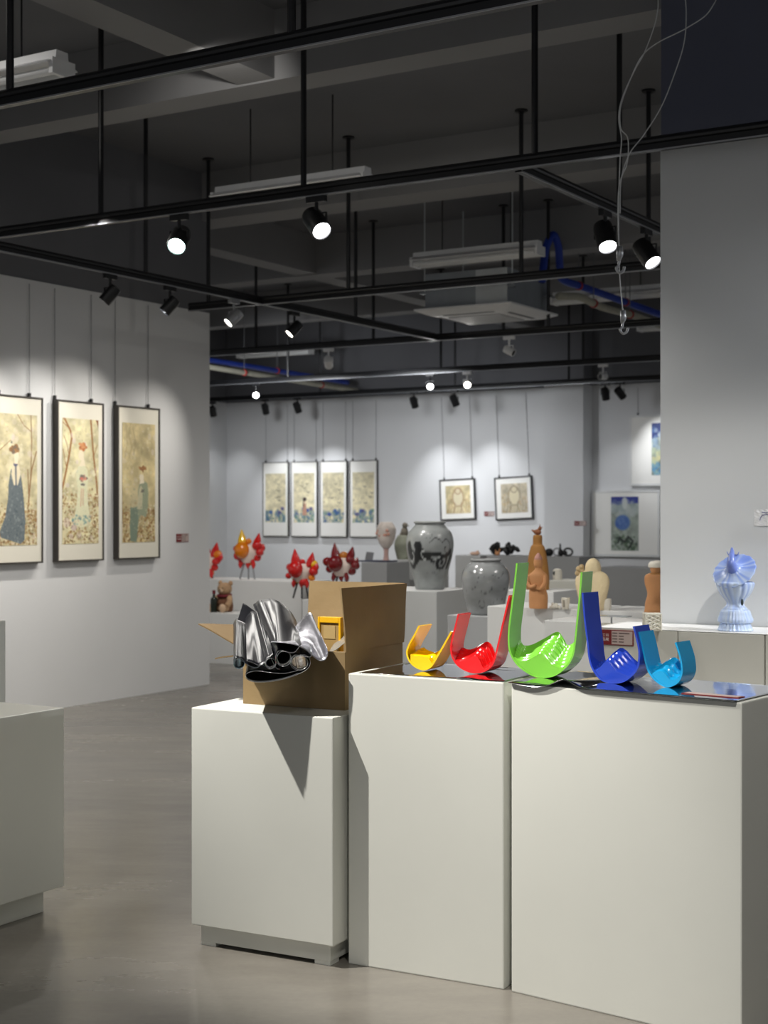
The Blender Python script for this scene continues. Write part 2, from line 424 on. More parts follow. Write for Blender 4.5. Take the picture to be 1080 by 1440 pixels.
# mirror film lying on the plinths
def film_on(name, label, origin, rz, xs, ys, zfun, m=M_mirror):
    P = np.zeros((len(ys), len(xs), 3))
    for j, y in enumerate(ys):
        for i, x in enumerate(xs): P[j,i] = (x, y, zfun(x, y))
    o = grid_mesh(name, P, None, [m, M_foilback])
    s = o.modifiers.new('thickness','SOLIDIFY'); s.thickness = .001; s.offset = -1
    o.location = (origin.x, origin.y, HM); o.rotation_euler = (0,0,rz)
    return setp(o, label, 'film sheet')
film_on('mirror_film_sheet','dark mirror film sheet flat under the yellow and red sculptures', pM, RM, np.linspace(.03,.50,24), np.linspace(.012,.385,16), lambda x,y: .0022)
def wav(x, y):
    # x along the right plinth from its left corner; the sheet starts over the middle plinth and overhangs
    s = max(0, 1-y/.30)
    hump = .020*math.exp(-((x-.185)/.04)**2)*s
    dip = -.011*math.exp(-((x-.075)/.05)**2)*min(1,-y/.012)**1.5 if y < 0 else 0
    return .0042 + hump*(0.35+.65*s) + dip
film_on('mirror_film_sheet','long wavy mirror film sheet under the green, blue and cyan sculptures, overhanging the plinth edge', pR, RR, np.linspace(-.005,.715,90), np.linspace(-.012,.385,20), wav)
# bit of film bridging between middle and right plinth under the green sculpture
def wav2(x, y):
    e = max(0,(0.03-y)/.06)
    return .0034 - .012*max(0,e)**2*math.exp(-((x-.47)/.07)**2) + (.004*math.exp(-((x-.40)/.03)**2) if y < .1 else 0)
film_on('mirror_film_sheet','curling mirror film piece below the green sculpture at the plinth gap', pM, RM, np.linspace(.375,.53,40), np.linspace(.004,.30,18), wav2)
# card lying on the right plinth
M_redcard = mat('dark red print', rgb(120,30,32), .5); M_pale = mat('pale pinkish print', rgb(196,178,172), .5)
p0 = on_z(1002, 980, HM)
t = thing('caption_card','dark red bordered caption card lying flat at right end of the plinth', 'caption card', (p0.x,p0.y,HM+.0045), RR)
obj('card', box(-.085,-.018,0,.085,.022,.0015), M_redcard, t); obj('print', box(-.078,-.013,.001,.078,.016,.0022), M_pale, t)
# ------------------------------------------------------------------ cardboard box
RB = math.radians(-27.0)
q = on_z(341.8, 989.5, HS); BW, BD, BH = .387, .42, .187
bc = q + Matrix.Rotation(RB,3,'Z') @ Vector((BW/2, BD/2, 0))
t = thing('cardboard_box','open brown cardboard box full of silver film on the short plinth', 'box', (bc.x,bc.y,HS+.0005), RB)
tb = t
th = .005
bm = B()
add_box(bm,-BW/2,-BD/2,0, BW/2,BD/2,th)
add_box(bm,-BW/2,-BD/2,th, BW/2,-BD/2+th,BH); add_box(bm,-BW/2,BD/2-th,th, BW/2,BD/2,BH)
add_box(bm,-BW/2,-BD/2+th,th, -BW/2+th,BD/2-th,BH); add_box(bm,BW/2-th,-BD/2+th,th, BW/2,BD/2-th,BH)
obj('carton', bm, M_card, t)
def flap(pts, m=M_card, name='flap', crease=0.006):
    """pts: hinge a, hinge b, outer b, outer a; a slightly bowed board"""
    a,b_,c,d = [Vector(p) for p in pts]
    nrm = (b_-a).cross(d-a).normalized()
    bm = B(); G = []
    nx, ny = 14, 10
    for j in range(ny+1):
        r = []
        for i in range(nx+1):
            s, k = i/nx, j/ny
            p = (a*(1-s)+b_*s)*(1-k)+(d*(1-s)+c*s)*k
            p = p+nrm*(crease*math.sin(s*PI)*math.sin(k*2.2)+.0018*math.sin(7*s+5*k))
            r.append(p)
        G.append(r)
    for off in (0, .0045):
        pass
    V0 = [[bm.verts.new(p) for p in r] for r in G]; V1 = [[bm.verts.new(p+nrm*.0045) for p in r] for r in G]
    for j in range(ny):
        for i in range(nx):
            bm.faces.new((V0[j][i],V0[j][i+1],V0[j+1][i+1],V0[j+1][i])); bm.faces.new((V1[j][i],V1[j+1][i],V1[j+1][i+1],V1[j][i+1]))
    for j in range(ny):
        bm.faces.new((V0[j][0],V0[j+1][0],V1[j+1][0],V1[j][0])); bm.faces.new((V0[j][nx],V1[j][nx],V1[j+1][nx],V0[j+1][nx]))
    for i in range(nx):
        bm.faces.new((V0[0][i],V1[0][i],V1[0][i+1],V0[0][i+1])); bm.faces.new((V0[ny][i],V0[ny][i+1],V1[ny][i+1],V1[ny][i]))
    o = obj(name, bm, m, tb); smooth_angle(o, 50); return o
x1, y1 = BW/2, BD/2
fr_ = flap([(x1,-y1,BH),(x1,y1,BH),(x1+.012,y1+.003,BH+.205),(x1-.012,-y1-.006,BH+.207)])
fb = flap([(x1,y1,BH),(-x1,y1,BH),(-x1+.004,y1+.02,BH+.205),(x1-.002,y1+.02,BH+.205)])
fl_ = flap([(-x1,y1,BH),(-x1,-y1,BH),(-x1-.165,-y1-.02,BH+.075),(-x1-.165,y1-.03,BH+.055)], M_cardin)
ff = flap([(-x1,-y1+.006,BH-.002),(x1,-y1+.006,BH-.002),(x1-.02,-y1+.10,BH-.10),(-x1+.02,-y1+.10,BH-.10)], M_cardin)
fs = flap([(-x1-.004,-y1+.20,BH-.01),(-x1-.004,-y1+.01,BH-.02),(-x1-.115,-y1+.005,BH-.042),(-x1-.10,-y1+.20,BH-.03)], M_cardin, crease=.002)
# film rolls : ruled shells between a lower end (towards us) and an upper end
camw = Vector((0,0,CH))
bn = Matrix.Rotation(RB,3,'Z') @ Vector((0,1,0)); bx = Matrix.Rotation(RB,3,'Z') @ Vector((1,0,0))
def bpt(px, py, yl):
    d = ray(px,py,1)-camw; o = bc+bn*yl
    k = (o-camw).dot(bn)/d.dot(bn)
    return camw+d*k
def spiral(cx, cy, r, turns, tail, start=0.0, flip=1, sq=1.0):
    out = []
    n_ = int(turns*14)
    for i in range(n_+1):
        a = start+flip*2*PI*turns*i/n_
        rr = r*(.78+.22*i/n_)
        out.append((cx+rr*math.cos(a), cy+rr*math.sin(a)*sq))
    return out+tail
def shell(label, lower, yl0, upper, yl1, m, back=M_foilback, name='film_roll', bulge=0.0, group='silver film rolls in the cardboard box', nseg=18, th_=.0012):
    A = catmull([bpt(x,y,yl0 if yl0 > -.15 else -.50+.12*(x-340)/100) for x,y in lower], 4); Bp = catmull([bpt(x,y,yl1) for x,y in upper], 4)
    def res(P, n_=90):
        L = np.cumsum([0]+[(P[i+1]-P[i]).length for i in range(len(P)-1)]); L /= L[-1]
        s = np.linspace(0,1,n_)
        return np.stack([np.interp(s, L, [p[k] for p in P]) for k in range(3)], 1)
    A = res(A); Bp = res(Bp)
    P = np.zeros((nseg+1, 90, 3))
    for j in range(nseg+1):
        f = j/nseg
        P[j] = A*(1-f)+Bp*f
        P[j,:,2] += bulge*math.sin(PI*f)
    o = grid_mesh(name, P - np.array(bc), None, [m, back], flip=True)
    o.location = bc
    s = o.modifiers.new('thickness','SOLIDIFY'); s.thickness = th_; s.offset = 0; s.material_offset = 1; s.material_offset_rim = 0
    return setp(o, label, 'film roll', group)
shell('bluish chrome film roll at the left side of the box', spiral(336.5,933,8.5,1.25,[(352,937),(361,939),(368,935),(373,938)], start=PI*.9, flip=1),-.47,
      spiral(336.5,878,8.5,1.25,[(347,873),(352,866),(358,862),(366,861)], start=PI*.9, flip=1),-.02, M_foilblue)
shell('glittering crinkled film between bluish roll and middle roll', [(347,930),(356,932),(364,936),(371,933),(377,926),(384,920)],-.42, [(345,868),(350,863),(355,860),(361,862),(366,866),(370,868)],-.02, M_foilglit)
shell('wide film sheet with black lining folded over the box front', [(422,921),(431,922),(436.5,930),(432,941),(412,951),(387,957.5),(364,959.5),(350,957),(345,951),(349,946),(362,943.5),(382,946),(400,947),(418,943)],-.53,
      [(420,880),(428,882),(432,888),(428,896),(410,902),(388,905),(368,906),(356,904),(352,900),(355,896),(364,894),(382,896),(398,897),(412,893)],-.05, M_foil)
shell('thin tight silver roll with black inside at the box front', spiral(380.5,933,8.2,1.7,[(388,939),(393,941)], start=.3, flip=1),-.45, spiral(362,866,6.5,1.7,[(369,871),(373,873)], start=.3, flip=1),-.03, M_foil)
shell('big silver roll fanning open at its top', spiral(399,926,12.0,1.3,[(412,918),(419,912),(424,906)], start=PI*.75, flip=1),-.42,
      spiral(366.5,852,9.5,1.1,[(375,842.5),(384,843),(394,847),(404,855),(411,863),(416.5,873)], start=PI*.9, flip=1),.02, M_foil)
shell('coiled dark reflecting film end below the big roll', spiral(421,932,13.5,1.4,[(436,924),(438,915)], start=PI*.6, flip=1, sq=.85),-.40, spiral(414,892,11,1.4,[(427,888),(430,880)], start=PI*.6, flip=1, sq=.8),-.06, M_foil)
shell('dull silver cone of film at the right of the box', [(381,903),(398,904),(415,907),(430,914),(440,923),(449,929),(457,928),(461,920),(460,912)],-.34,
      [(382,901),(396,897),(410,888),(421,874),(430,865),(435,861.5),(438,862),(440,866),(441,870)],-.12, M_foilmat, back=M_foilmat)
shell('black pointed film corner sticking up at the left of the box', [(334,873),(342,876),(350,880),(357,875)],-.06, [(341.7,848),(346,850.5),(351,854),(359,860)],.02, M_foilback)
# yellow packaged thing and clear sheet in the box
def box_local(px, py, yl):
    w = bpt(px, py, yl)-bc; return Vector((w.dot(bx), yl, w.z))
p0 = box_local(465, 893, .10)
M_yel = mat('yellow plastic', rgb(222,170,20), .4); M_tan = mat('tan card', rgb(150,122,70), .7); M_buff = mat('buff paper', rgb(170,145,95), .6)
wp = bpt(465, 905, .06)
t = thing('plastic_case','yellow edged tan case standing inside the cardboard box', 'case', (wp.x,wp.y,HS+.012), RB)
hz = wp.z-HS+.08
bm = B()
add_box(bm,-.045,-.012,0,-.037,.012,hz,.002); add_box(bm,.037,-.012,0,.045,.012,hz,.002); add_box(bm,-.037,-.012,hz-.02,.037,.012,hz,.002); add_box(bm,-.037,-.012,0,.037,.012,.012)
obj('rim', bm, M_yel, t); obj('card_front', box(-.037,-.006,.012,.037,.006,hz-.02), M_tan, t); obj('paper_label', box(-.024,-.008,hz-.075,.022,-.005,hz-.03), M_buff, t)
M_clear = mat('cloudy clear plastic', rgb(190,186,176), .25, trans=.6, var=.05)
shell('cloudy clear plastic sheet leaning inside the box by the right flap', [(462,918),(472,914),(480,908),(485,904)],-.02, [(474,898),(480,892),(485,888),(487,886)],.10, M_clear, back=M_clear, name='plastic_sheet', group=None)
# ------------------------------------------------------------------ painting with colour attributes
class Cv:
    def __init__(s, nx, ny, bg, seed=0, asp=None):
        s.nx, s.ny = nx, ny; s.a = np.ones((ny,nx,3))*np.array(bg)/255
        s.asp = asp or ny/nx
        s.X, s.Y = np.meshgrid(np.linspace(0,1,nx), np.linspace(0,s.asp,ny)); s.r = np.random.RandomState(seed)
    def mix(s, m, c, al=1.0):
        m = (np.clip(m,0,1)*al)[...,None]; s.a = s.a*(1-m)+np.array(c)/255*m
    def ell(s, x, y, rx, ry, c, al=1.0, soft=.25):
        y *= s.asp; ry *= 1
        d = np.sqrt(((s.X-x)/rx)**2+((s.Y-y)/ry)**2); s.mix((1-d)/soft+.5, c, al)
    def line(s, pts, w, c, al=1.0):
        px = .6/s.nx
        for (x0,y0),(x1,y1) in zip(pts, pts[1:]):
            y0 *= s.asp; y1 *= s.asp
            dx, dy = x1-x0, y1-y0; L = dx*dx+dy*dy+1e-9
            t = np.clip(((s.X-x0)*dx+(s.Y-y0)*dy)/L,0,1)
            d = np.hypot(s.X-x0-t*dx, s.Y-y0-t*dy); s.mix((w-d)/px+.5, c, al)
    def poly(s, pts, c, al=1.0):
        inside = np.zeros(s.X.shape, bool); P = [(x,y*s.asp) for x,y in pts]
        for (x0,y0),(x1,y1) in zip(P, P[1:]+P[:1]):
            if y0 == y1: continue
            cnd = ((y0 > s.Y) != (y1 > s.Y)) & (s.X < (x1-x0)*(s.Y-y0)/(y1-y0)+x0); inside ^= cnd
        s.mix(inside.astype(float), c, al); return inside
    def speck(s, n, x0, y0, x1, y1, r0, r1, cols, al=.8):
        for _ in range(n):
            r = s.r.uniform(r0,r1); s.ell(s.r.uniform(x0,x1), s.r.uniform(y0,y1), r, r*s.r.uniform(.7,1.6), cols[s.r.randint(len(cols))], al*s.r.uniform(.5,1))
    def mottle(s, amp, k):
        n = np.zeros((s.ny,s.nx))
        for o in range(3):
            g = s.r.rand(int(k*s.asp*2**o)+2, int(k*2**o)+2)
            yi = np.linspace(0,g.shape[0]-1.001,s.ny); xi = np.linspace(0,g.shape[1]-1.001,s.nx)
            y0 = yi.astype(int); x0 = xi.astype(int); fy = (yi-y0)[:,None]; fx = (xi-x0)[None,:]
            n += (g[y0][:,x0]*(1-fy)*(1-fx)+g[y0+1][:,x0]*fy*(1-fx)+g[y0][:,x0+1]*(1-fy)*fx+g[y0+1][:,x0+1]*fy*fx-.5)/(1.6**o)
        s.a = s.a*(1+amp*n[...,None])
M_paint = painted('painted paper', .6); M_mat = mat('cream mount board', rgb(226,222,208), .7, var=.015); M_matw = mat('white mount board', rgb(246,245,240), .6, var=.01)
M_frame = mat('dark bronze frame', rgb(74,70,66), .35, metal=.3, var=.05); M_frameblk = mat('black frame', rgb(40,39,40), .4); M_framew = mat('white frame', rgb(222,223,222), .45)
def canvas_part(cv, x0, z0, x1, z1, y, parent, name='painted_picture', m=None):
    P = np.zeros((cv.ny,cv.nx,3)); P[...,0] = np.linspace(x0,x1,cv.nx)[None,:]; P[...,1] = y; P[...,2] = np.linspace(z1,z0,cv.ny)[:,None]
    return grid_mesh(name, P, cv.a, m or M_paint, parent, smooth=False)
def picture(name, label, cat, loc, rz, w, h, d, fw, cv, art, mframe, mmat, wires=(), ztop=3.02, roll=0.0, group=None):
    """loc: centre on the wall face. art: (left,right,top,bottom) margins as a fraction"""
    t = thing(name, label, cat, loc, rz, group)
    if roll: t.rotation_euler = (0, roll, rz)
    bm = B(); x, z = w/2, h/2
    add_box(bm,-x,-d,z-fw,x,-.001,z); add_box(bm,-x,-d,-z,x,-.001,-z+fw); add_box(bm,-x,-d,-z+fw,-x+fw,-.001,z-fw); add_box(bm,x-fw,-d,-z+fw,x,-.001,z-fw)
    obj('frame', bm, mframe, t)
    obj('mount_board', box(-x+fw,-d+.006,-z+fw,x-fw,-.002,z-fw), mmat, t)
    l, r, tp, bt = art
    canvas_part(cv, -x+l*w, -z+bt*h, x-r*w, z-tp*h, -d+.004, t)
    for sx in wires:
        bm = cyl((sx*w,-.012,z-.004),(sx*w,-.012,ztop-loc[2]),.0022,seg=6)
        o = obj('hanging_wire', bm, M_wire, t)
        k = B(); add_box(k, sx*w-.008,-.022,z-.003,sx*w+.008,-.004,z+.03); obj('hook', k, M_black, t)
    return t
KH = [(203,190,145),(190,172,120),(150,110,62),(120,84,45),(226,214,180),(205,182,178)]
def art_left(kind):
    cv = Cv(100,290,[(206,196,158),(212,204,164),(200,184,138)][kind], seed=10+kind)
    cv.mottle(.28,4)
    cv.speck(70,0,0,1,.62,.02,.06,[(226,218,182),(196,186,140),(216,204,190),(178,166,122)],.5)
    cv.speck(260 if kind == 1 else 120,0,0,1,.72,.006,.018,[(240,232,204),(166,150,106),(228,216,190),(190,176,130)],.6)
    tr = (150,104,56)
    if kind == 1:
        for pts, w_ in (([(.05,0),(.22,.10),(.25,.16),(.18,.3),(.08,.45),(0,.56)],.024),([(0,.03),(.18,.08)],.010),([(.1,.38),(.02,.25)],.010),([(.18,.3),(.12,.2),(.04,.14)],.007),([(.78,0),(.82,.16),(.86,.3),(.94,.5),(.97,.62)],.022),([(.86,.3),(.96,.2)],.007)): cv.line(pts,w_,tr)
        cv.poly([(.92,0),(1,0),(1,.07)],(130,84,46)); cv.speck(16,0,0,1,.55,.03,.06,[(242,236,208),(216,200,200)],.75)
    if kind == 0:
        for pts, w_ in (([(.84,0),(.86,.2),(.84,.45),(.78,.7)],.011),([(.5,0),(.66,.08),(.86,.13)],.008),([(.98,.28),(.86,.42),(.76,.72)],.014),([(.76,.42),(.79,.62)],.012),([(0,.3),(.2,.24),(.34,.2)],.008)): cv.line(pts,w_,(142,104,66))
        cv.speck(10,.3,0,1,.4,.03,.06,[(224,212,196),(214,200,196)],.5)
    if kind == 2:
        for pts in ([(.25,0),(.2,.1),(.28,.2),(.2,.3)],[(.1,.0),(.15,.15),(.08,.3)],[(.32,.05),(.4,.16),(.34,.26)]): cv.line(pts,.009,(172,154,114))
        cv.speck(40,0,.12,.6,.42,.015,.04,[(214,202,166),(178,164,122)],.5)
    lo = {0:.73,1:.60,2:.72}[kind]
    cv.speck(520,0,lo,1,1,.010,.030,[(130,92,50),(104,74,40),(160,120,74),(186,166,116),(224,210,172),(150,120,70)],.85)
    cv.speck(60,0,lo-.05,1,lo+.06,.01,.025,[(140,100,56),(200,180,130),(120,84,44)],.7)
    cv.speck(90,0,lo-.03,1,.99,.010,.024,[(240,232,208),(220,196,176)],.85)
    def hair(x, y, r, cols, n=22):
        for _ in range(n):
            a = cv.r.uniform(0,2*PI); q = r*math.sqrt(cv.r.rand())*.8
            cv.ell(x+q*math.cos(a), y+q*.8*math.sin(a)/cv.asp, r*cv.r.uniform(.22,.42), r*cv.r.uniform(.22,.42), cols[cv.r.randint(len(cols))], .85)
    skin = (238,226,198)
    if kind == 1:
        cv.speck(8,.02,.78,.95,.97,.05,.10,[(208,188,184),(200,180,178)],.8)
        cv.ell(.52,.60,.20,.75,(226,220,184),.45,.8)
        cv.poly([(.44,.375),(.37,.44),(.385,.50),(.42,.56),(.40,.66),(.34,.76),(.27,.82),(.36,.85),(.5,.87),(.66,.86),(.78,.82),(.71,.70),(.68,.58),(.71,.47),(.68,.40),(.6,.375)],(222,220,186))
        cv.speck(90,.36,.40,.70,.80,.008,.02,[(236,232,206),(200,202,168),(196,206,180)],.6)
        cv.speck(46,.28,.77,.76,.85,.015,.035,[(220,214,180),(96,138,142),(120,156,152),(206,186,160)],.85)
        cv.poly([(.49,.29),(.58,.30),(.63,.375),(.45,.38),(.51,.34)],skin); cv.ell(.51,.29,.075,.12,skin)
        hair(.53,.225,.13,[(196,120,68),(206,134,86),(170,98,52),(216,156,104)]); cv.ell(.47,.285,.03,.05,skin)
        hair(.57,.475,.11,[(206,116,100),(100,94,84),(216,148,126),(122,116,104),(140,130,116)],26); hair(.56,.52,.06,[(100,98,92),(130,120,110)],8)
        cv.line([(.52,.56),(.50,.70)],.010,(204,160,130)); cv.line([(.57,.56),(.56,.69)],.010,(204,160,130))
    if kind == 0:
        cv.speck(80,.25,.2,.62,.45,.02,.05,[(226,218,186),(232,224,196)],.45)
        body = [(.34,.42),(.28,.54),(.27,.64),(.20,.78),(.06,.90),(.10,.94),(.40,.97),(.58,.99),(.68,.96),(.70,.82),(.66,.64),(.62,.53),(.58,.45)]
        cv.poly(body,(104,114,118)); a0 = cv.a.copy(); ins = np.abs(cv.a-np.array((104,114,118))/255).sum(2) < .02
        cv.speck(300,.05,.46,.72,.99,.010,.028,[(134,144,146),(76,86,94),(150,158,156),(90,100,106)],.65)
        cv.a = np.where(ins[...,None], cv.a, a0)
        cv.poly([(.37,.385),(.45,.37),(.54,.39),(.58,.46),(.51,.54),(.41,.54),(.35,.46)],(230,218,188)); cv.line([(.455,.37),(.47,.56)],.018,(96,104,116)); cv.ell(.455,.385,.05,.04,(96,96,120))
        cv.poly([(.42,.32),(.52,.33),(.51,.38),(.43,.38)],skin); cv.ell(.48,.315,.06,.09,skin)
        hair(.43,.265,.12,[(156,116,72),(140,100,62),(176,136,92),(116,104,90)]); hair(.36,.22,.04,[(96,98,92)],6)
        cv.poly([(0,.62),(.05,.75),(0,.86)],(122,56,44))
    if kind == 2:
        cv.ell(.45,.66,.26,.45,(218,208,172),.5,.9)
        cv.poly([(.52,.50),(.47,.57),(.48,.66),(.42,.72),(.26,.71),(.22,.86),(.24,.99),(.42,1.0),(.48,.82),(.56,.77),(.72,.79),(.78,.70),(.79,.58),(.76,.50),(.66,.485)],(150,158,132))
        cv.poly([(.24,.71),(.46,.70),(.49,.82),(.43,.995),(.24,.99)],(126,142,124),.9)
        for x in (.28,.33,.38,.43): cv.line([(x,.73),(x-.02,.98)],.007,(108,124,110),.8)
        cv.poly([(.50,.56),(.56,.52),(.62,.55),(.60,.72),(.44,.72)],(214,204,170),.75)
        cv.speck(90,.24,.55,.80,.97,.008,.022,[(112,126,112),(176,178,148),(200,196,164)],.5)
        cv.poly([(.55,.46),(.63,.46),(.67,.50),(.52,.51)],skin); cv.ell(.585,.455,.065,.085,skin)
        hair(.60,.38,.10,[(156,110,66),(170,122,76),(140,96,58)]); hair(.51,.375,.05,[(170,120,74)],8); hair(.70,.375,.05,[(164,114,70)],8)
        hair(.60,.565,.06,[(96,98,92),(120,110,104)],10)
    return cv
lab = ['tall framed painting of woman in grey blue gown, cut by left frame edge','tall framed painting of woman in pale gown holding a bouquet','tall framed painting of seated woman in green robe, nearest the wall corner']
for k, uc in enumerate((7.475, 8.11, 8.755)):
    w = .49
    picture('framed_painting', lab[k], 'painting', W(uc, 7.55, (2.229+1.059)/2), RL, w, 1.17, .05, .012, art_left(k), (.105,.115,.11,.11), M_frame, M_mat,
            wires=(-.48,.30) if k else (-.3,.30), ztop=3.03)
def art_scroll(k):
    cv = Cv(56,130,(236,226,190), seed=40+k); cv.mottle(.2,5)
    cv.a *= np.linspace(.88,1.04,cv.ny)[:,None,None]
    cv.speck(26,0,.05,1,.6,.012,.03,[(150,140,104),(120,112,90),(176,164,122)],.7)
    cv.speck(90,0,.76,1,1,.03,.08,[(70,96,150),(96,128,158),(120,150,160),(150,160,150),(190,188,180),(96,140,120)],.7)
    for _ in range(3):
        x = cv.r.uniform(.1,.9); y = cv.r.uniform(.72,.84)
        cv.ell(x,y,.09,.09,[(52,74,160),(86,80,140),(60,96,170)][cv.r.randint(3)],.85); cv.line([(x,y),(x+.03,.95)],.012,(90,130,110))
    for _ in range(4):
        x = cv.r.uniform(.1,.85); y = cv.r.uniform(.2,.6); cv.line([(x,y),(x+.08,y+.03),(x+.14,y)],.014,(96,90,78),.8)
    if k == 1:
        cv.poly([(.45,.62),(.42,.86),(.64,.86),(.6,.62)],(196,150,128)); cv.ell(.53,.57,.06,.08,(230,200,170)); cv.ell(.53,.53,.09,.09,(66,56,56)); cv.line([(.48,.55),(.47,.68)],.02,(66,56,56))
    return cv
lab = ['leftmost hanging scroll of four on the back wall, blue flowers at lower right','second hanging scroll from the left, with a small standing figure','third hanging scroll from the left, with deep blue flowers','rightmost hanging scroll of four, next to the pink vase']
for k in range(4):
    picture('hanging_scroll', lab[k], 'painting', W(17.80, 12.62-.507*k, 1.607), RZ, .46, 1.09, .045, .010, art_scroll(k), (.11,.11,.155,.19), M_frame, M_matw, wires=(-.42,.42), ztop=3.0, group='four hanging scrolls on the back wall')
def art_square(k):
    cv = Cv(64,68,(206,192,150) if k == 0 else (196,186,162), seed=60+k); cv.mottle(.25,6)
    brown = (140,96,66) if k == 0 else (128,112,92)
    cv.speck(70,0,.3,1,1,.02,.05,[(190,160,110),(206,176,140),(170,140,100),(214,204,170)],.5)
    pale = (222,212,180)
    cv.ell(.5,.42,.23,.34,brown,.7); cv.ell(.5,.43,.20,.31,pale); cv.ell(.5,.2,.13,.13,brown,.7); cv.ell(.5,.2,.10,.10,pale,.9)
    cv.poly([(.36,.7),(.64,.7),(.8,1),(.2,1)],pale,.5)
    for x in (.36,.64): cv.line([(x,.62),(x-.02,.85),(x-.06,1)],.012,brown,.7)
    cv.line([(.3,.98),(.4,.74),(.6,.74),(.7,.98)],.012,brown,.6)
    for x in (.1,.2,.8,.9): cv.line([(x,.5),(x+.04,.75),(x-.02,.95)],.01,brown,.5)
    return cv
picture('framed_print','black framed square print hung left, nearer the vases', 'painting', W(17.80, 9.59, 1.59), RZ, .545, .56, .04, .02, art_square(0), (.17,.13,.16,.16), M_frameblk, M_matw, wires=(-.38,.42), roll=math.radians(-2.2), ztop=3.0, group='two square prints on the back wall')
picture('framed_print','black framed square print hung right, beside the wall pillar', 'painting', W(17.80, 8.74, 1.605), RZ, .555, .575, .04, .02, art_square(1), (.17,.13,.16,.16), M_frameblk, M_matw, wires=(-.38,.42), roll=math.radians(-2.6), ztop=3.0, group='two square prints on the back wall')
def art_sky(k):
    cv = Cv(50,96,(150,160,150), seed=80+k); cv.mottle(.3,5)
    if k == 0:
        cv.poly([(0,0),(1,0),(1,.12),(0,.16)],(40,54,140)); cv.speck(60,0,.10,1,.35,.05,.12,[(190,198,196),(170,182,180),(150,166,170)],.6); cv.ell(.5,.12,.10,.22,(206,212,208),.9)
        cv.ell(.42,.48,.27,.27,(74,112,180),.9); cv.speck(20,.2,.42,.6,.55,.03,.07,[(110,140,190),(60,96,170)],.5)
        cv.speck(90,0,.72,1,1,.03,.07,[(60,84,62),(46,62,52),(130,146,130),(84,106,80),(150,160,150)],.75)
        cv.line([(.25,.86),(.3,.76),(.5,.84),(.62,.74),(.8,.82),(.66,.95)],.03,(36,44,40))
    else:
        cv.poly([(0,0),(1,0),(1,.2),(0,.3)],(44,62,120)); cv.speck(80,0,.1,1,.5,.05,.1,[(150,176,200),(96,130,180),(200,212,210)],.6); cv.speck(60,0,.5,1,.78,.05,.1,[(226,216,160),(206,206,150),(190,204,170)],.7); cv.speck(50,0,.8,1,1,.05,.1,[(70,130,190),(100,160,200),(150,190,190)],.7)
    return cv
picture('framed_painting','white framed painting with blue orb over dark plants, lower of two at the far right', 'painting', W(17.80,7.14,1.275), RZ, .93, .85, .07, .03, art_sky(0), (.29,.31,.10,.09), M_framew, M_matw)
picture('framed_painting','white framed blue and yellow painting half hidden behind the right wall, upper of two', 'painting', W(17.80,6.62,2.20), RZ, .93, .90, .07, .03, art_sky(1), (.32,.34,.12,.15), M_framew, M_matw, wires=(-.4,), ztop=3.0)
# ------------------------------------------------------------------ captions
M_ink = mat('white ink', rgb(235,228,224), .6); M_inkd = mat('dark ink', rgb(96,80,78), .6)
def text(parent, s, size, x, z, y, m, name='lettering'):
    cu = bpy.data.curves.new('txt','FONT'); cu.body = s; cu.size = size; cu.align_x = 'LEFT'; cu.resolution_u = 2
    to = bpy.data.objects.new('txt', cu); C.objects.link(to)
    dg = bpy.context.evaluated_depsgraph_get()
    me = bpy.data.meshes.new_from_object(to.evaluated_get(dg)); bpy.data.objects.remove(to); bpy.data.curves.remove(cu)
    me.materials.clear(); me.materials.append(m); me.name = name
    o = bpy.data.objects.new(name, me); C.objects.link(o); o.parent = parent
    o.location = (x, y, z); o.rotation_euler = (PI/2,0,0)
    return o
def caption(label, loc, rz, w, h, rows=True):
    t = thing('caption_plaque', label, 'sign', loc, rz)
    obj('board', box(-w/2,-.006,-h/2,w/2,-.0005,h/2), M_redcard, t)
    x0 = -w/2+w*.40; e = h*.06
    obj('grey_panel', box(x0,-.0075,-h/2+e,w/2-e,-.005,h/2-e), M_pale, t)
    text(t, '手工坊', h*.24, -w/2+w*.035, h*.06, -.0065, M_ink); text(t, '作品展', h*.24, -w/2+w*.035, -h*.22, -.0065, M_ink)
    for k in range(4):
        bm = B(); zz = h*(.30-.19*k)
        for a, c in ((.02,.16),(.2,.34 if k else .5)): add_box(bm, x0+a*w,-.0082,zz-h*.035,x0+c*w,-.0073,zz+h*.035)
        obj('text_line', bm, M_inkd, t)
    return t
D0 = depth(6.0, 2.3)
vv = uv_at_u(866, 6.0)
caption('red and grey caption sign on the plinth front behind the blue sculpture', W(6.0, vv-.0, z_at(896.5, depth(6.0,vv))), RZ, .165, .066)
caption('red and pale caption sign on the left wall right of the seated woman painting', W(9.333, 7.55, 1.212), RL, .15, .066)
def cap_back(label, px, py, wpx, u=17.8):
    v = uv_at_u(px, u); D = depth(u, v); s = D/F
    caption(label, W(u, v, z_at(py, D)), RZ, wpx*s*1.1, 6.5*s)
cap_back('red caption sign between the two square prints', 688, 722.5, 14)
cap_back('red caption sign just right of the last hanging scroll', 543, 738, 12)
cap_back('red caption sign on the wall pillar left of the blue orb painting', 816, 736, 16, u=17.5)
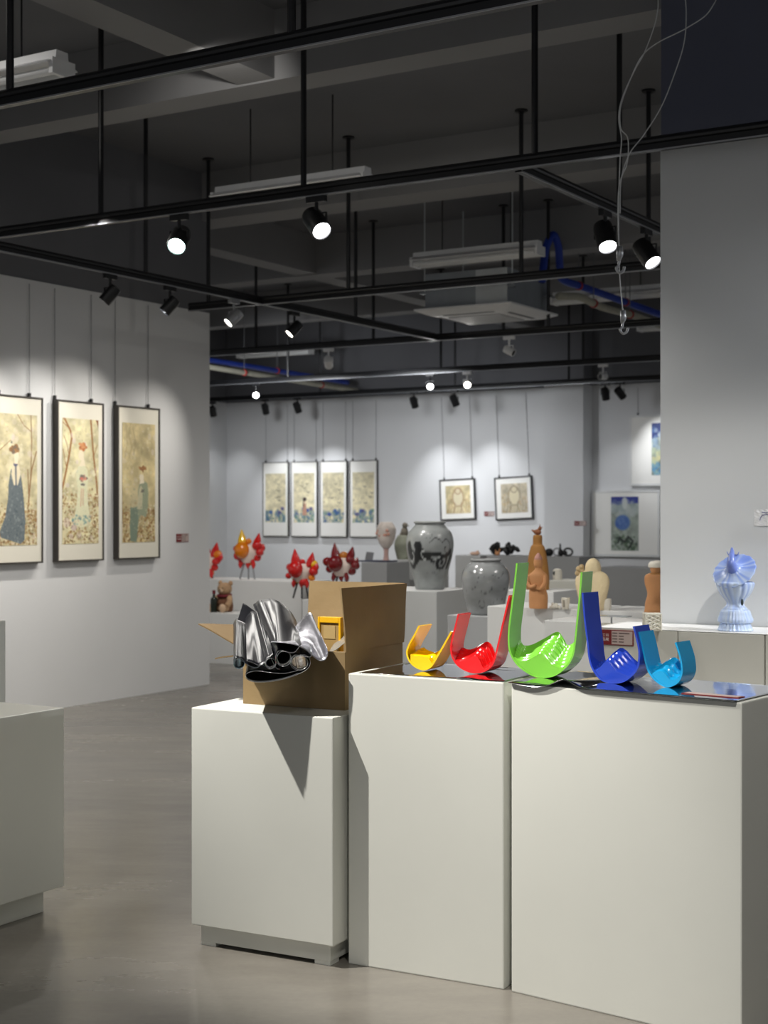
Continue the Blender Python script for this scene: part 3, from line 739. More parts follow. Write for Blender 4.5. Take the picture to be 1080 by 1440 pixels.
# paper note on the right wall
vn = uv_at_u(1072, 6.38); Dn = depth(6.38, vn)
t = thing('paper_note','crinkled white paper note with blue pen marks on the right wall', 'note', W(6.38, vn, z_at(728, Dn)), RZ)
P = np.zeros((9,13,3))
for j in range(9):
    for i in range(13): P[j,i] = (-.035+.0125*i, -.004-.004*abs(math.sin(i*1.3+j*.7)), .036-.009*j)
grid_mesh('paper', P, None, mat('note paper', rgb(228,229,230), .6), t, smooth=False)
obj('pen_mark', tube(catmull([(-.008,-.0095,-.012),(0,-.0095,.008),(.02,-.0095,.014),(.045,-.0095,.012),(.06,-.0095,-.004)],4),.0014,6), mat('blue ink', rgb(52,60,120), .5), t)
obj('pen_mark', tube(catmull([(0,-.0095,.024),(.02,-.0095,.022),(.045,-.0095,.026),(.07,-.0095,.022)],4),.0012,6), MATS['blue ink'], t)
# ------------------------------------------------------------------ blue ceramic flower sculpture
def blue_cols(P, seed):
    x, y, z = P[...,0], P[...,1], P[...,2]
    th_ = np.arctan2(y, x)
    st = .5+.5*np.sin(th_*11+np.sin(th_*5+seed)*2+z*30); st2 = .5+.5*np.sin(th_*23+seed)
    r = np.hypot(x,y); k = np.clip(r/.09,0,1)
    base = np.array([222,234,246])/255; deep = np.array([92,122,222])/255; mid = np.array([150,180,240])/255
    f = (.25+.4*st*.6+.2*st2)*.8
    c = base*(1-f[...,None])+mid*f[...,None]
    g = np.clip((.40*st+.75*np.clip(z/.3,0,1)**2)-.33,0,1)*.8
    return c*(1-g[...,None])+deep*g[...,None]
M_ceram = painted('glazed blue ceramic', .25, coat=.4)
pb = on_z(1034, 888, HT)
t = thing('ceramic_sculpture','blue and white tiered ceramic flower sculpture by the right wall', 'sculpture', (pb.x,pb.y,HT+.004), RZ)
sc = .00304*1.0
def ribbed(name, prof, nrib, amp, parent, tilt=None, off=(0,0,0), seg=120, seed=0):
    pr = spline_rings([(0,0,z,r,r) for z, r in prof], 6)
    P = np.zeros((len(pr), seg, 3))
    for j, q in enumerate(pr):
        for i in range(seg):
            a = 2*PI*i/seg; rr = q[3]*(1+amp*abs(math.sin(nrib*a/2))-amp*.5)
            P[j,i] = (rr*math.cos(a), rr*math.sin(a), q[2])
    if tilt is not None:
        R = np.array(tilt.to_3x3()); Q = P @ R.T
    else: Q = P
    Q = Q+np.array(off)
    cc = blue_cols(np.stack([P[...,0],P[...,1],Q[...,2]],-1), seed)
    return grid_mesh(name, Q, cc, M_ceram, parent, closed_u=True)
ribbed('base_skirt', [(0,.002),(0.0,.066),(.012,.066),(.034,.058),(.036,.05)], 26, .10, t, seed=1)
ribbed('middle_skirt', [(.032,.03),(.034,.066),(.046,.073),(.065,.066),(.088,.056),(.094,.03)], 34, .05, t, seed=2)
ribbed('bowl', [(.088,.05),(.094,.05),(.104,.040),(.115,.036),(.13,.043),(.155,.062),(.18,.074),(.20,.078),(.207,.07)], 14, .05, t, seed=3)
tl = Matrix.Rotation(math.radians(47),4,'X') @ Matrix.Rotation(math.radians(-6),4,'Y')
ribbed('petal_disc', [(-.022,.003),(-.016,.05),(-.004,.088),(.0,.0925),(.003,.088),(.006,.06),(.014,.036),(.03,.024),(.05,.016)], 16, .04, t, tilt=tl, off=(0,-.012,.252), seed=4)
hp = catmull([(0,-.02,.25),(.0,-.05,.275),(-.002,-.045,.305),(-.008,-.02,.335),(-.012,-.01,.352)],6)
obj('horn', tube(hp, [.024*(1-i/(len(hp)-1))**.8+.0012 for i in range(len(hp))], 14), mat('deep blue glaze', rgb(120,140,214), .3, coat=.3, var=.2, scale=30), t, smooth=True)
for sx in (-1,1):
    obj('small_horn', tube(catmull([(sx*.008,-.028,.318),(sx*.02,-.03,.322),(sx*.026,-.03,.335)],5), [.005*(1-.08*i) for i in range(11)], 8), MATS['deep blue glaze'], t, smooth=True)
obj('dark_hole', sphere((.04,-.033,.122), .012, (.5,.5,1.2), 10), mat('dark hollow', rgb(40,52,52), .6), t, smooth=True)
# crumpled white cover on the two plinths
P = np.zeros((10,60,3))
r_ = np.random.RandomState(5)
for j in range(10):
    for i in range(60):
        x = 1.08*i/59; y = .372*j/9
        P[j,i] = (x, y, .002+.010*max(0,math.sin(x*21+j*.9))*max(0,math.sin(j/9*PI))*abs(math.sin(x*7))*(1 if abs(x-.58) > .12 else .1))
o = grid_mesh('table_cover', P, None, mat('white paper cover', rgb(236,236,234), .6, var=.02))
o.location = W(6.0, 2.56, HT+.001); o.rotation_euler = (0,0,RZ); o.modifiers.new('thickness','SOLIDIFY').thickness = .001
setp(o, 'crumpled white paper cover along the plinth tops under the blue sculpture', 'cover')
# lattice cube
pb = on_z(917, 886, HT+.004)
t = thing('lattice_ornament','small white pierced lattice cube on plinth at right wall edge', 'ornament', (pb.x,pb.y,HT+.004), RZ+.5)
bm = B(); s = .033
for k in range(4):
    for (a, c) in (((-s,-s),(s,-s)),((s,-s),(s,s)),((s,s),(-s,s)),((-s,s),(-s,-s))):
        for q0, q1 in ((k/4,(k+1)/4),((k+1)/4,k/4)):
            for f0, f1 in ((0,.5),(.5,1)):
                A = Vector((a[0]+(c[0]-a[0])*f0, a[1]+(c[1]-a[1])*f0, 2*s*q0)); D_ = Vector((a[0]+(c[0]-a[0])*f1, a[1]+(c[1]-a[1])*f1, 2*s*q1))
                add_cyl(bm, A+Vector((0,0,.003)), D_+Vector((0,0,.003)), .0032, seg=6)
for a in ((-s,-s),(s,-s),(s,s),(-s,s)): add_cyl(bm,(a[0],a[1],0),(a[0],a[1],2*s+.005),.004,seg=6)
add_box(bm,-s,-s,0,s,s,.003)
obj('lattice', bm, mat('bone white porcelain', rgb(228,224,208), .35), t)
bm = B()
for k in range(5):
    x = -s+2*s*k/4; add_cyl(bm,(x,-s,2*s+.003),(x,s,2*s+.003),.003,seg=6); add_cyl(bm,(-s,x,2*s+.003),(s,x,2*s+.003),.003,seg=6)
obj('top_lattice', bm, MATS['bone white porcelain'], t)
# ------------------------------------------------------------------ island of plinths with ceramics
M_isl = mat('island white paint', rgb(224,225,224), .45, var=.02)
pl_uv('low white plinth holding the clear display plate, in front of the terracotta figures', 6.66, 3.11, .62, .36, .885, M_isl)
pl_uv('white plinth carrying the cream figure and the terracotta bust', 7.08, 3.02, .62, .42, HT, M_isl)
pl_uv('white plinth carrying the standing terracotta figure', 7.08, 3.64, .60, .42, HT, M_isl)
v1_ = uv_at_u(614, 8.25)
# vases
vb = uv_at_u(614, 8.18)
pl_uv('grey white plinth under the tall vase with black scrolls', 8.18, vb+.50, .50, .50, HT, M_plinthg)
vt = uv_at_u(604.5, 8.43); cvz = W(8.43, vt)
tall_s = depth(8.43, vt)/F
cv = Cv(200,110,(146,150,150), seed=90, asp=1.0); cv.mottle(.12,10)
K = (34,36,38)
# angle 0.5 faces us
def S_(x, y): return (.5+(x-.5)*.36, y)
cv.asp = 1.0
cv.Y = np.linspace(0,1,cv.ny)[:,None]*np.ones((1,cv.nx))
def bl(x,y,rx,ry,c=K): cv.ell(.5+(x-.5)*.36, y, rx*.36, ry, c, 1, .15)
def ln(pts, w, c=K):
    P_ = catmull([Vector((.5+(x-.5)*.36, y, 0)) for x,y in pts], 6); 
    for k in range(len(P_)-1): cv.ell(P_[k].x, P_[k].y, w*.36, w, c, 1, .3)
bl(.05,.40,.07,.13); bl(.10,.48,.09,.09); bl(.27,.34,.085,.065); bl(.30,.43,.10,.075); bl(.24,.50,.10,.06); bl(.38,.50,.07,.04)
ln([(.0,.62),(.08,.66),(.18,.60),(.30,.53),(.45,.52),(.60,.58)],0.0319)
ln([(.35,.46),(.5,.46),(.66,.47),(.80,.50),(.92,.47),(.99,.42)],0.0348)
ln([(.86,.50),(.88,.58),(.82,.66),(.73,.68),(.66,.64),(.665,.57),(.73,.54),(.78,.58),(.76,.62)],0.0247)
ln([(.95,.66),(.99,.56),(1.03,.48)],0.0348)
ln([(.50,.30),(.58,.24),(.66,.24),(.74,.29),(.82,.25),(.90,.27),(.94,.36),(.90,.44),(.83,.44),(.80,.38),(.85,.35)],0.0087,(70,72,75))
ln([(.35,.20),(.45,.15),(.55,.18),(.50,.24),(.42,.22)],0.0072,(112,116,118)); ln([(.4,.72),(.5,.76),(.62,.74),(.7,.80)],0.0072,(120,124,126))
ln([(.02,.57),(.10,.57),(.16,.51),(.13,.43)],0.0116,(188,192,192)); ln([(.42,.545),(.36,.52),(.335,.46),(.37,.42),(.41,.44)],0.0116,(188,192,192)); ln([(.5,.56),(.62,.54),(.72,.50)],0.0087,(188,192,192))
def vase(name, label, loc, prof, cols, m, rim=None):
    t = thing(name, label, 'vase', loc, RZ)
    pr = spline_rings([(0,0,z,r,r) for z, r in prof], 8); ny = len(pr); nx = 200
    P = np.zeros((ny,nx,3)); zs = np.array([q[2] for q in pr]); zs = zs/zs.max()
    cc = np.zeros((ny,nx,3))
    phi = math.atan2(-loc[1], -loc[0])-RZ     # facing the camera
    for j, q in enumerate(pr):
        row = int(round((1-zs[j])*(cols.shape[0]-1)))
        for i in range(nx):
            f = i/nx; a = phi+(f-.5)*2*PI
            P[j,i] = (q[3]*math.cos(a), q[3]*math.sin(a), q[2]); cc[j,i] = cols[row, min(int(f*cols.shape[1]), cols.shape[1]-1)]
    grid_mesh('vase_body', P, cc, m, t, closed_u=True)
    H = prof[-1][0]; R = prof[-1][1]
    bm = B(); add_tube(bm, [(R*math.cos(a), R*math.sin(a), H) for a in np.linspace(0,2*PI,41)], .008, 8)
    obj('rim', bm, rim, t, smooth=True)
    obj('foot_disc', cyl((0,0,0),(0,0,.004),prof[0][1]+.001,seg=40), rim, t)
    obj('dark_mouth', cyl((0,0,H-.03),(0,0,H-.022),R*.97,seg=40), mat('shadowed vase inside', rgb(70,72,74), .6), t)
    return t
M_gv = painted('grey glazed clay', .3, coat=.3)
s = tall_s
vase('tall_vase','tall grey vase with black scroll pattern on a plinth', (cvz.x,cvz.y,HT), [(0,19*s*1.0),(3*s,20.5*s),(16*s,23*s),(40*s,30*s),(62*s,33.5*s),(78*s,31*s),(87*s,24*s),(91*s,20.5*s),(94*s,21*s)], cv.a, M_gv, mat('grey clay rim', rgb(150,153,153), .4))
cv2 = Cv(160,90,(138,141,142), seed=95, asp=1.0); cv2.mottle(.14,8); cv2.Y = np.linspace(0,1,cv2.ny)[:,None]*np.ones((1,cv2.nx)); cv2.asp = 1.0
def ln2(pts, w, c=(84,86,88)):
    P_ = catmull([Vector((.5+(x-.5)*.4, y, 0)) for x,y in pts], 8)
    for k in range(len(P_)-1): cv2.ell(P_[k].x, P_[k].y, w*.4, w, c, .9, .4)
ln2([(.3,.1),(.38,.3),(.3,.5),(.1,.55)],.008); ln2([(.2,.2),(.5,.3),(.6,.5),(.5,.6),(.4,.52)],.007); ln2([(.5,.55),(.7,.5),(.9,.52)],.007); ln2([(.6,.8),(.75,.7),(.9,.72)],.007); ln2([(.35,.78),(.42,.72),(.5,.8),(.42,.86),(.36,.8)],.007); ln2([(.6,.25),(.75,.3),(.85,.2)],.008)
vq = uv_at_u(700, 7.55)
HQ = .80
pq = on_z(683, 864, HQ); uq = SU*pq.x+CU*pq.y; vq = -CU*pq.x+SU*pq.y
pl_uv('dark grey plinth under the squat grey vase', uq-.17, vq+.17, .50, .40, HQ, M_plinthd)
s = depth(uq+.02, vq)/F
pq = W(uq, vq)
vase('squat_vase','squat grey vase with faint line pattern right of the tall vase', (pq.x,pq.y,HQ), [(0,22*s),(4*s,25*s),(20*s,29*s),(42*s,33.5*s),(58*s,33*s),(68*s,27*s),(73*s,21*s),(76*s,20*s)], cv2.a, painted('dark glazed clay', .16, coat=.6), mat('dark clay rim', rgb(126,128,129), .4))
# terracotta figures (lofted clay)
M_terra = mat('terracotta clay', rgb(196,140,92), .75, var=.10, scale=8, bump=.3, bscale=30)
M_ochre = mat('ochre clay', rgb(160,112,54), .75, var=.10, scale=8, bump=.3, bscale=30)
M_cream = mat('cream stoneware', rgb(226,208,168), .7, var=.06, scale=10, bump=.5, bscale=60)
M_bone = mat('off white porcelain', rgb(224,219,206), .5, var=.05, scale=20)
def on_uv(px, py, z):
    p = on_z(px, py, z); return p, (p.y)/F
p, s = on_uv(757, 855.5, HT)
t = thing('terracotta_figure','standing terracotta robed figure with round head on the island plinth', 'sculpture', (p.x,p.y,HT), RZ)
obj('robe', loft([(0,0,0,13*s,11*s),(0,0,3*s,13.5*s,11*s),(0,0,18*s,14*s,10*s),(-1*s,0,28*s,12.5*s,9*s),(0,0,40*s,14.5*s,9*s),(0,0,47*s,13.5*s,8.5*s),(0,0,52*s,8*s,6*s),(0,0,55*s,5*s,5*s),(0,0,58*s,4.6*s,4.6*s)]), M_terra, t, smooth=True)
obj('head', loft([(0,0,56*s,4*s,4*s),(0,0,60*s,6*s,6*s),(0,0,66*s,6.2*s,6.2*s),(0,0,69*s,5.5*s,5.5*s)]), M_terra, t, smooth=True)
obj('cap', loft([(0,0,67*s,5.6*s,5.6*s),(0,0,71*s,5.4*s,5.4*s),(0,0,75*s,3.2*s,3.2*s),(0,0,78*s,1*s,1*s)]), mat('pinkish clay', rgb(190,140,128), .7), t, smooth=True)
obj('arm', tube(catmull([(-12*s,-3*s,46*s),(-13*s,-7*s,36*s),(-6*s,-11*s,30*s),(2*s,-11*s,33*s)],5), 3*s, 8), M_terra, t, smooth=True)
obj('arm', tube(catmull([(12*s,-3*s,46*s),(13*s,-7*s,36*s),(8*s,-10*s,28*s),(3*s,-11*s,30*s)],5), 3*s, 8), M_terra, t, smooth=True)
# ochre tall figure further back
pl_uv('white plinth hidden behind the standing terracotta figure, under the ochre figure', 8.55, uv_at_u(757,8.75)+.2, .40, .40, HT, M_isl)
vo = uv_at_u(756, 8.75); s = depth(8.75, vo)/F; p = W(8.75, vo)
t = thing('ochre_figure','tall ochre bottle shaped figure topped by a bird, behind the terracotta figure', 'sculpture', (p.x,p.y,HT), RZ)
obj('robe', loft([(0,0,0,17*s,12*s),(0,0,20*s,17*s,12*s),(0,0,44*s,14*s,10*s),(0,0,60*s,10*s,8*s),(0,0,64*s,7*s,6*s),(0,0,74*s,6.6*s,6*s),(0,0,77*s,5*s,5*s)]), M_ochre, t, smooth=True)
bm = B(); add_sphere(bm,(0,0,81*s),4.6*s,(1.2,.9,.9)); add_sphere(bm,(3.5*s,0,86*s),2.6*s); add_cyl(bm,(5*s,0,87*s),(8*s,0,88*s),1.2*s,.2*s); add_cyl(bm,(-4*s,0,81*s),(-9*s,0,84*s),2.4*s,.8*s); add_cyl(bm,(3*s,0,87*s),(4*s,0,92*s),1.2*s,.3*s)
obj('bird', bm, mat('red brown clay', rgb(140,88,58), .7), t, smooth=True)
# lidded pot on pedestal
pl_uv('small grey plinth with little lidded pot, behind the terracotta figure', 9.95, uv_at_u(768,9.95), .28, .35, HT, M_plinthside)
p, s = on_uv(783, 813, HT); 
vo = uv_at_u(784, 10.12); s = depth(10.12,vo)/F; p = W(10.12, vo)
t = thing('lidded_pot','little off white pot with dark hole on a pedestal', 'pot', (p.x,p.y,HT), RZ)
obj('pot', loft([(0,0,0,6*s,6*s),(0,0,1*s,6.6*s,6*s),(0,0,10*s,6.6*s,6*s),(0,0,14*s,5.5*s,5*s),(0,0,15.5*s,2*s,2*s)]), M_bone, t, smooth=True)
obj('hole', sphere((-2.5*s,-5*s,9*s),2.2*s,(1,.5,1.5),10), mat('dark hollow', rgb(40,52,52), .6), t, smooth=True)
# cream figure
p, s = on_uv(833, 857.5, HT)
t = thing('cream_figure','cream stoneware hunched torso with domed head on the island plinth', 'sculpture', (p.x,p.y,HT), RZ)
obj('torso', loft([(0,0,0,17*s,12*s),(0,0,3*s,18*s,12*s),(0,0,16*s,21*s,12*s),(0,0,34*s,25*s,11*s),(0,0,44*s,25*s,10*s),(0,0,51*s,20*s,9*s),(0,0,55*s,12*s,8*s)]), M_cream, t, smooth=True)
obj('head', loft([(1*s,0,50*s,11*s,9*s),(1*s,0,58*s,11.5*s,10*s),(1*s,0,66*s,9.5*s,9*s),(1*s,0,71*s,5*s,5*s),(1*s,0,72.5*s,1*s,1*s)]), M_cream, t, smooth=True)
bm = B()
for a, b_, r in ((-19,57,4.5),(-15,60,4),(-21,51,4),(-14,54,3.5)): add_sphere(bm,(a*s,-3*s,b_*s),r*s,seg=12)
obj('knot_on_shoulder', bm, mat('brownish stoneware', rgb(190,166,124), .7, bump=.4), t, smooth=True)
# bust partly behind the wall
p, s = on_uv(924, 861, HT)
t = thing('terracotta_bust','terracotta bust with white capped head, partly hidden by the right wall', 'sculpture', (p.x,p.y,HT), RZ)
obj('torso', loft([(-2*s,0,0,17*s,11*s),(-2*s,0,4*s,16*s,11*s),(-4*s,0,14*s,13*s,9*s),(0,0,26*s,14*s,9*s),(0,0,40*s,18*s,9*s),(0,0,50*s,18*s,9*s),(0,0,54*s,13*s,8*s),(0,0,55*s,6*s,5*s)]), M_terra, t, smooth=True)
obj('head', loft([(0,0,53*s,6*s,6*s),(0,0,58*s,9*s,9*s),(0,0,64*s,10*s,9*s),(0,0,68*s,9*s,9*s)]), M_terra, t, smooth=True)
obj('cap', loft([(0,0,63*s,12*s,11*s),(0,0,67*s,12.5*s,11*s),(0,0,71*s,9*s,9*s),(0,0,73*s,2*s,2*s)]), M_bone, t, smooth=True)
obj('collar', tube([(6*s*math.cos(a)*1.6, 6*s*math.sin(a)*1.2, 54*s) for a in np.linspace(0,2*PI,25)], 1.5*s, 8), M_ochre, t, smooth=True)
# cups and shells
p, s = on_uv(795, 856.5, HT)
t = thing('porcelain_cup','white porcelain cup with a dark vertical slot beside the terracotta figure', 'cup', (p.x,p.y,HT), RZ)
obj('cup_wall', loft([(0,0,0,4.6*s,4.6*s),(0,0,8*s,5.6*s,5.2*s),(1*s,0,16*s,6.6*s,5.8*s)]), M_bone, t, smooth=True); obj('slot', box(-.8*s,-5.9*s,3*s,1.4*s,-4.6*s,13*s), mat('slot grey', rgb(150,142,128), .6), t)
p, s = on_uv(853.5, 858, HT)
t = thing('porcelain_cup','white rounded porcelain cup right of the cream figure', 'cup', (p.x,p.y,HT), RZ)
obj('cup_wall', loft([(0,0,0,4.6*s,4.6*s),(0,0,4*s,6*s,6*s),(0,0,12*s,6.4*s,6.4*s),(0,0,15.5*s,5.6*s,5.6*s)]), M_bone, t, smooth=True); obj('rim', tube([(5.4*s*math.cos(a),5.4*s*math.sin(a),15.5*s) for a in np.linspace(0,2*PI,25)], .7*s, 6), M_bone, t, smooth=True)
p, s = on_uv(780, 856, HT)
bm = B()
for a, b_, c, r in ((0,0,3.4,3.4),(5,1,2.6,2.6),(-5,0,2.4,2.4),(-2,-1,6.5,2.2),(2,1,6,2)): add_sphere(bm,(a*s,b_*s,c*s),r*s,(1.3,1,1),10)
o = obj('shell_ornament', bm, M_bone, None, True, loc=(p.x,p.y,HT), rot=(0,0,RZ)); setp(o,'small off white shell like ornament at the foot of the terracotta figure','ornament')
p, s = on_uv(942, 861, HT)
# clear plate display
p = on_z(860, 880, .885)
t = thing('display_stand','clear plate on a thin stem over a pale slab, beside the cream figure', 'stand', (p.x,p.y,.885), RZ)
s = p.y/F
obj('slab', box(-20*s,-10*s,0,13*s,10*s,3*s,.001), M_bone, t); obj('stem', cyl((0,0,3*s),(0,0,13*s),1.2*s,seg=8), M_alu, t)
obj('plate', box(-24*s,-12*s,13*s,26*s,12*s,14.2*s,.001), mat('pale clear acrylic', rgb(226,230,230), .12, trans=.7), t)
# far row of grey plinths
HF = .915
for lab_, px, u, w, m in [('mid grey plinth in the far row behind the squat vase',640,15.2,.33,M_plinthg),('dark grey far plinth carrying the black rock like sculpture',684,15.3,.62,M_plinthd),('dark grey far plinth carrying the black rings',766,15.3,.42,M_plinthd),
                         ('dark grey plinth with a grey tray, left of the tall vase',508,12.6,.30,M_plinthd),('pale grey plinth under the greenish bird vase',553,13.4,.42,M_plinthg)]:
    pl_uv(lab_, u, uv_at_u(px,u), w, .45, HF, m)
for px0, lab_ in ((842,'grey plinth row end below the blue orb painting'),):
    pl_uv(lab_, 15.5, uv_at_u(px0,15.5), .85, .5, .80, M_plinthd)
M_blk = mat('matt black ceramic', rgb(20,20,22), .5)
v = uv_at_u(708,15.45); s = depth(15.45,v)/F; p = W(15.45,v)
rr = random.Random(3); bm = B()
for k in range(14):
    a = rr.uniform(-16,14); h = rr.uniform(1,9)
    bmesh.ops.create_icosphere(bm, subdivisions=1, radius=rr.uniform(3,5.6)*s, matrix=Matrix.Translation((a*s,rr.uniform(-4,4)*s,h*s+3*s)) @ Matrix.Rotation(rr.uniform(0,3),4,'Y') @ Matrix.Diagonal((1.5,1,.8,1)))
bmesh.ops.create_icosphere(bm, subdivisions=1, radius=4*s, matrix=Matrix.Translation((21*s,0,8*s)) @ Matrix.Rotation(.7,4,'Y') @ Matrix.Diagonal((1.5,1,.9,1)))
mz = min(vv_.co.z for vv_ in bm.verts)
o = obj('black_rock_sculpture', bm, M_blk, loc=(p.x,p.y,HF-mz), rot=(0,0,RZ)); setp(o,'jagged black rock like sculpture lying on the far grey plinth','sculpture')
v = uv_at_u(786,15.45); s = depth(15.45,v)/F; p = W(15.45,v)
t = thing('black_ring_sculpture','low black sculpture of linked rings with upright peg on the far grey plinth','sculpture',(p.x,p.y,HF),RZ)
obj('left_blob', add_sphere(B(),(-15*s,0,5.5*s),5.5*s,(1.2,1,1)), M_blk, t, True)
obj('ring', tube([(-3*s+5.5*s*math.cos(a),0,6.3*s+5*s*math.sin(a)) for a in np.linspace(0,2*PI,25)], 1.2*s, 6), M_alu, t, True)
obj('ring', tube([(14*s+6.5*s*math.cos(a),0,6.4*s+5*s*math.sin(a)) for a in np.linspace(0,2*PI,25)], 1.4*s, 6), M_blk, t, True)
bm = B(); add_sphere(bm,(3*s,0,5*s),5*s,(.8,.8,1)); add_cyl(bm,(2*s,0,6*s),(2*s,0,18*s),1.6*s,1.1*s); add_sphere(bm,(9*s,0,5*s),3.6*s)
obj('peg', bm, M_blk, t, True)
p_o = W(15.45, uv_at_u(682,15.45)); s = depth(15.45, uv_at_u(682,15.45))/F
# small pinkish snail ornaments on the squat vase rim level, standing on the far plinth
for px, lab_, wd in ((690,'pinkish flat shell on the far plinth left of the squat vase rim',9),(656,'none',0)):
    if not wd: continue
v = uv_at_u(668,15.38); p = W(15.38,v); bm = B(); add_sphere(bm,(0,0,2.4*s),2.6*s,(3.2,1.5,.9)); add_sphere(bm,(4*s,0,4.6*s),2*s)
o = obj('shell_ornament', bm, mat('pink clay', rgb(214,176,152), .6), None, True, loc=(p.x,p.y,HF), rot=(0,0,RZ)); setp(o,'flat pinkish shell ornament seen above the squat vase rim','ornament')
v = uv_at_u(699.5,15.35); p = W(15.35,v); bm = B(); add_sphere(bm,(0,0,3*s),3*s,(1.3,1,1)); add_cyl(bm,(2*s,0,4*s),(4*s,0,10*s),1.4*s,.5*s); add_cyl(bm,(-2*s,0,4*s),(-3*s,0,8*s),1.2*s,.5*s)
o = obj('shell_ornament', bm, mat('orange clay', rgb(206,150,104), .6), None, True, loc=(p.x,p.y,HF), rot=(0,0,RZ)); setp(o,'small horned orange clay ornament at right of the squat vase rim','ornament')
# pink vase, green bird vase, tray
v = uv_at_u(543,12.85); s = depth(12.85,v)/F; p = W(12.85,v)
t = thing('pink_vase','white and pink flowered vase on a small stem beside the scrolls','vase',(p.x,p.y,HF+.0145),RZ)
obj('stem', loft([(0,0,0,5*s,5*s),(0,0,4*s,3.4*s,3.4*s),(0,0,14*s,3.4*s,3.4*s),(0,0,19*s,5*s,5*s)]), mat('pink clay stem', rgb(214,176,168), .6), t, True)
obj('vase_body', loft([(0,0,17*s,5*s,5*s),(0,0,26*s,11*s,11*s),(0,0,36*s,13.5*s,13.5*s),(0,0,44*s,14*s,14*s),(0,0,50*s,11*s,11*s),(0,0,54*s,8*s,8*s)]), mat('flowered pale glaze', rgb(226,216,208), .4, var=.16, scale=14), t, True)
bm = B()
for k in range(9): add_sphere(bm,((-9+2.6*k)*s*.9,-11.5*s,(38+4*math.sin(k*2))*s),2.2*s,seg=8)
obj('flower_relief', bm, mat('salmon glaze', rgb(226,170,150), .5), t, True)
t = thing('grey_tray','dark blue tray with tilted grey card left of the pink vase','tray',tuple(W(12.82, uv_at_u(526,12.82)))[:2]+(HF,),RZ)
obj('tray', box(-.12,-.1,0,.22,.1,.014,.003), mat('dark blue lacquer', rgb(60,66,90), .5), t)
bm = B(); add_box(bm,-.05,-.003,0,.03,.003,.085); bm.transform(Matrix.Translation((-.04,-.02,.014)) @ Matrix.Rotation(-.35,4,'X') @ Matrix.Rotation(.3,4,'Z')); obj('tilted_card', bm, mat('grey card', rgb(120,122,126), .6), t)
v = uv_at_u(567,13.6); s = depth(13.6,v)/F; p = W(13.6,v)
t = thing('bird_vase','greenish round vase with a perched bird, half behind the tall vase','vase',(p.x,p.y,HF),RZ)
obj('vase_body', loft([(0,0,0,8*s,8*s),(0,0,2*s,9*s,9*s),(0,0,18*s,13*s,11*s),(0,0,26*s,12*s,10*s),(0,0,33*s,8*s,8*s),(0,0,34*s,6*s,6*s)]), mat('celadon glaze', rgb(146,150,134), .5, var=.12, scale=12), t, True)
bm = B(); add_sphere(bm,(2*s,0,38*s),6*s,(.9,.8,1.3)); add_sphere(bm,(3*s,0,48*s),4*s); add_cyl(bm,(6*s,0,48*s),(10*s,0,47*s),1.2*s,.2*s); add_cyl(bm,(-2*s,0,36*s),(-8*s,0,29*s),3*s,.8*s)
obj('bird', bm, mat('grey brown glaze', rgb(130,124,112), .6), t, True)
# ------------------------------------------------------------------ left group: red figurines, bear
HA, HBq, HC = .758, .622, .475
ua = 11.55
va = lambda px: uv_at_u(px, ua)
pl_uv('white plinth carrying the orange crested figurine, by the left wall end', ua, va(256), va(256)-va(424), .5, HA, M_isl)
pl_uv('lower white plinth carrying the bright red and dark red figurines, behind the cardboard box', 11.15, uv_at_u(425,11.15), .66, .5, HBq, M_isl)
pl_uv('lowest white plinth with the sitting teddy bear, by the left wall end', ua-.52, uv_at_u(280,ua-.52), .52, .40, HC, M_isl)
M_r1 = mat('bright red glaze', rgb(206,28,24), .2, coat=.5, var=.1); M_r2 = mat('deep red glaze', rgb(120,14,20), .2, coat=.5, var=.1); M_or = mat('orange glaze', rgb(230,130,20), .22, coat=.5, var=.1)
M_yl = mat('yellow glaze', rgb(240,190,30), .22, coat=.5); M_wt = mat('white fluff glaze', rgb(232,214,204), .5, var=.06); M_am = mat('amber glaze', rgb(190,116,40), .25, coat=.5)
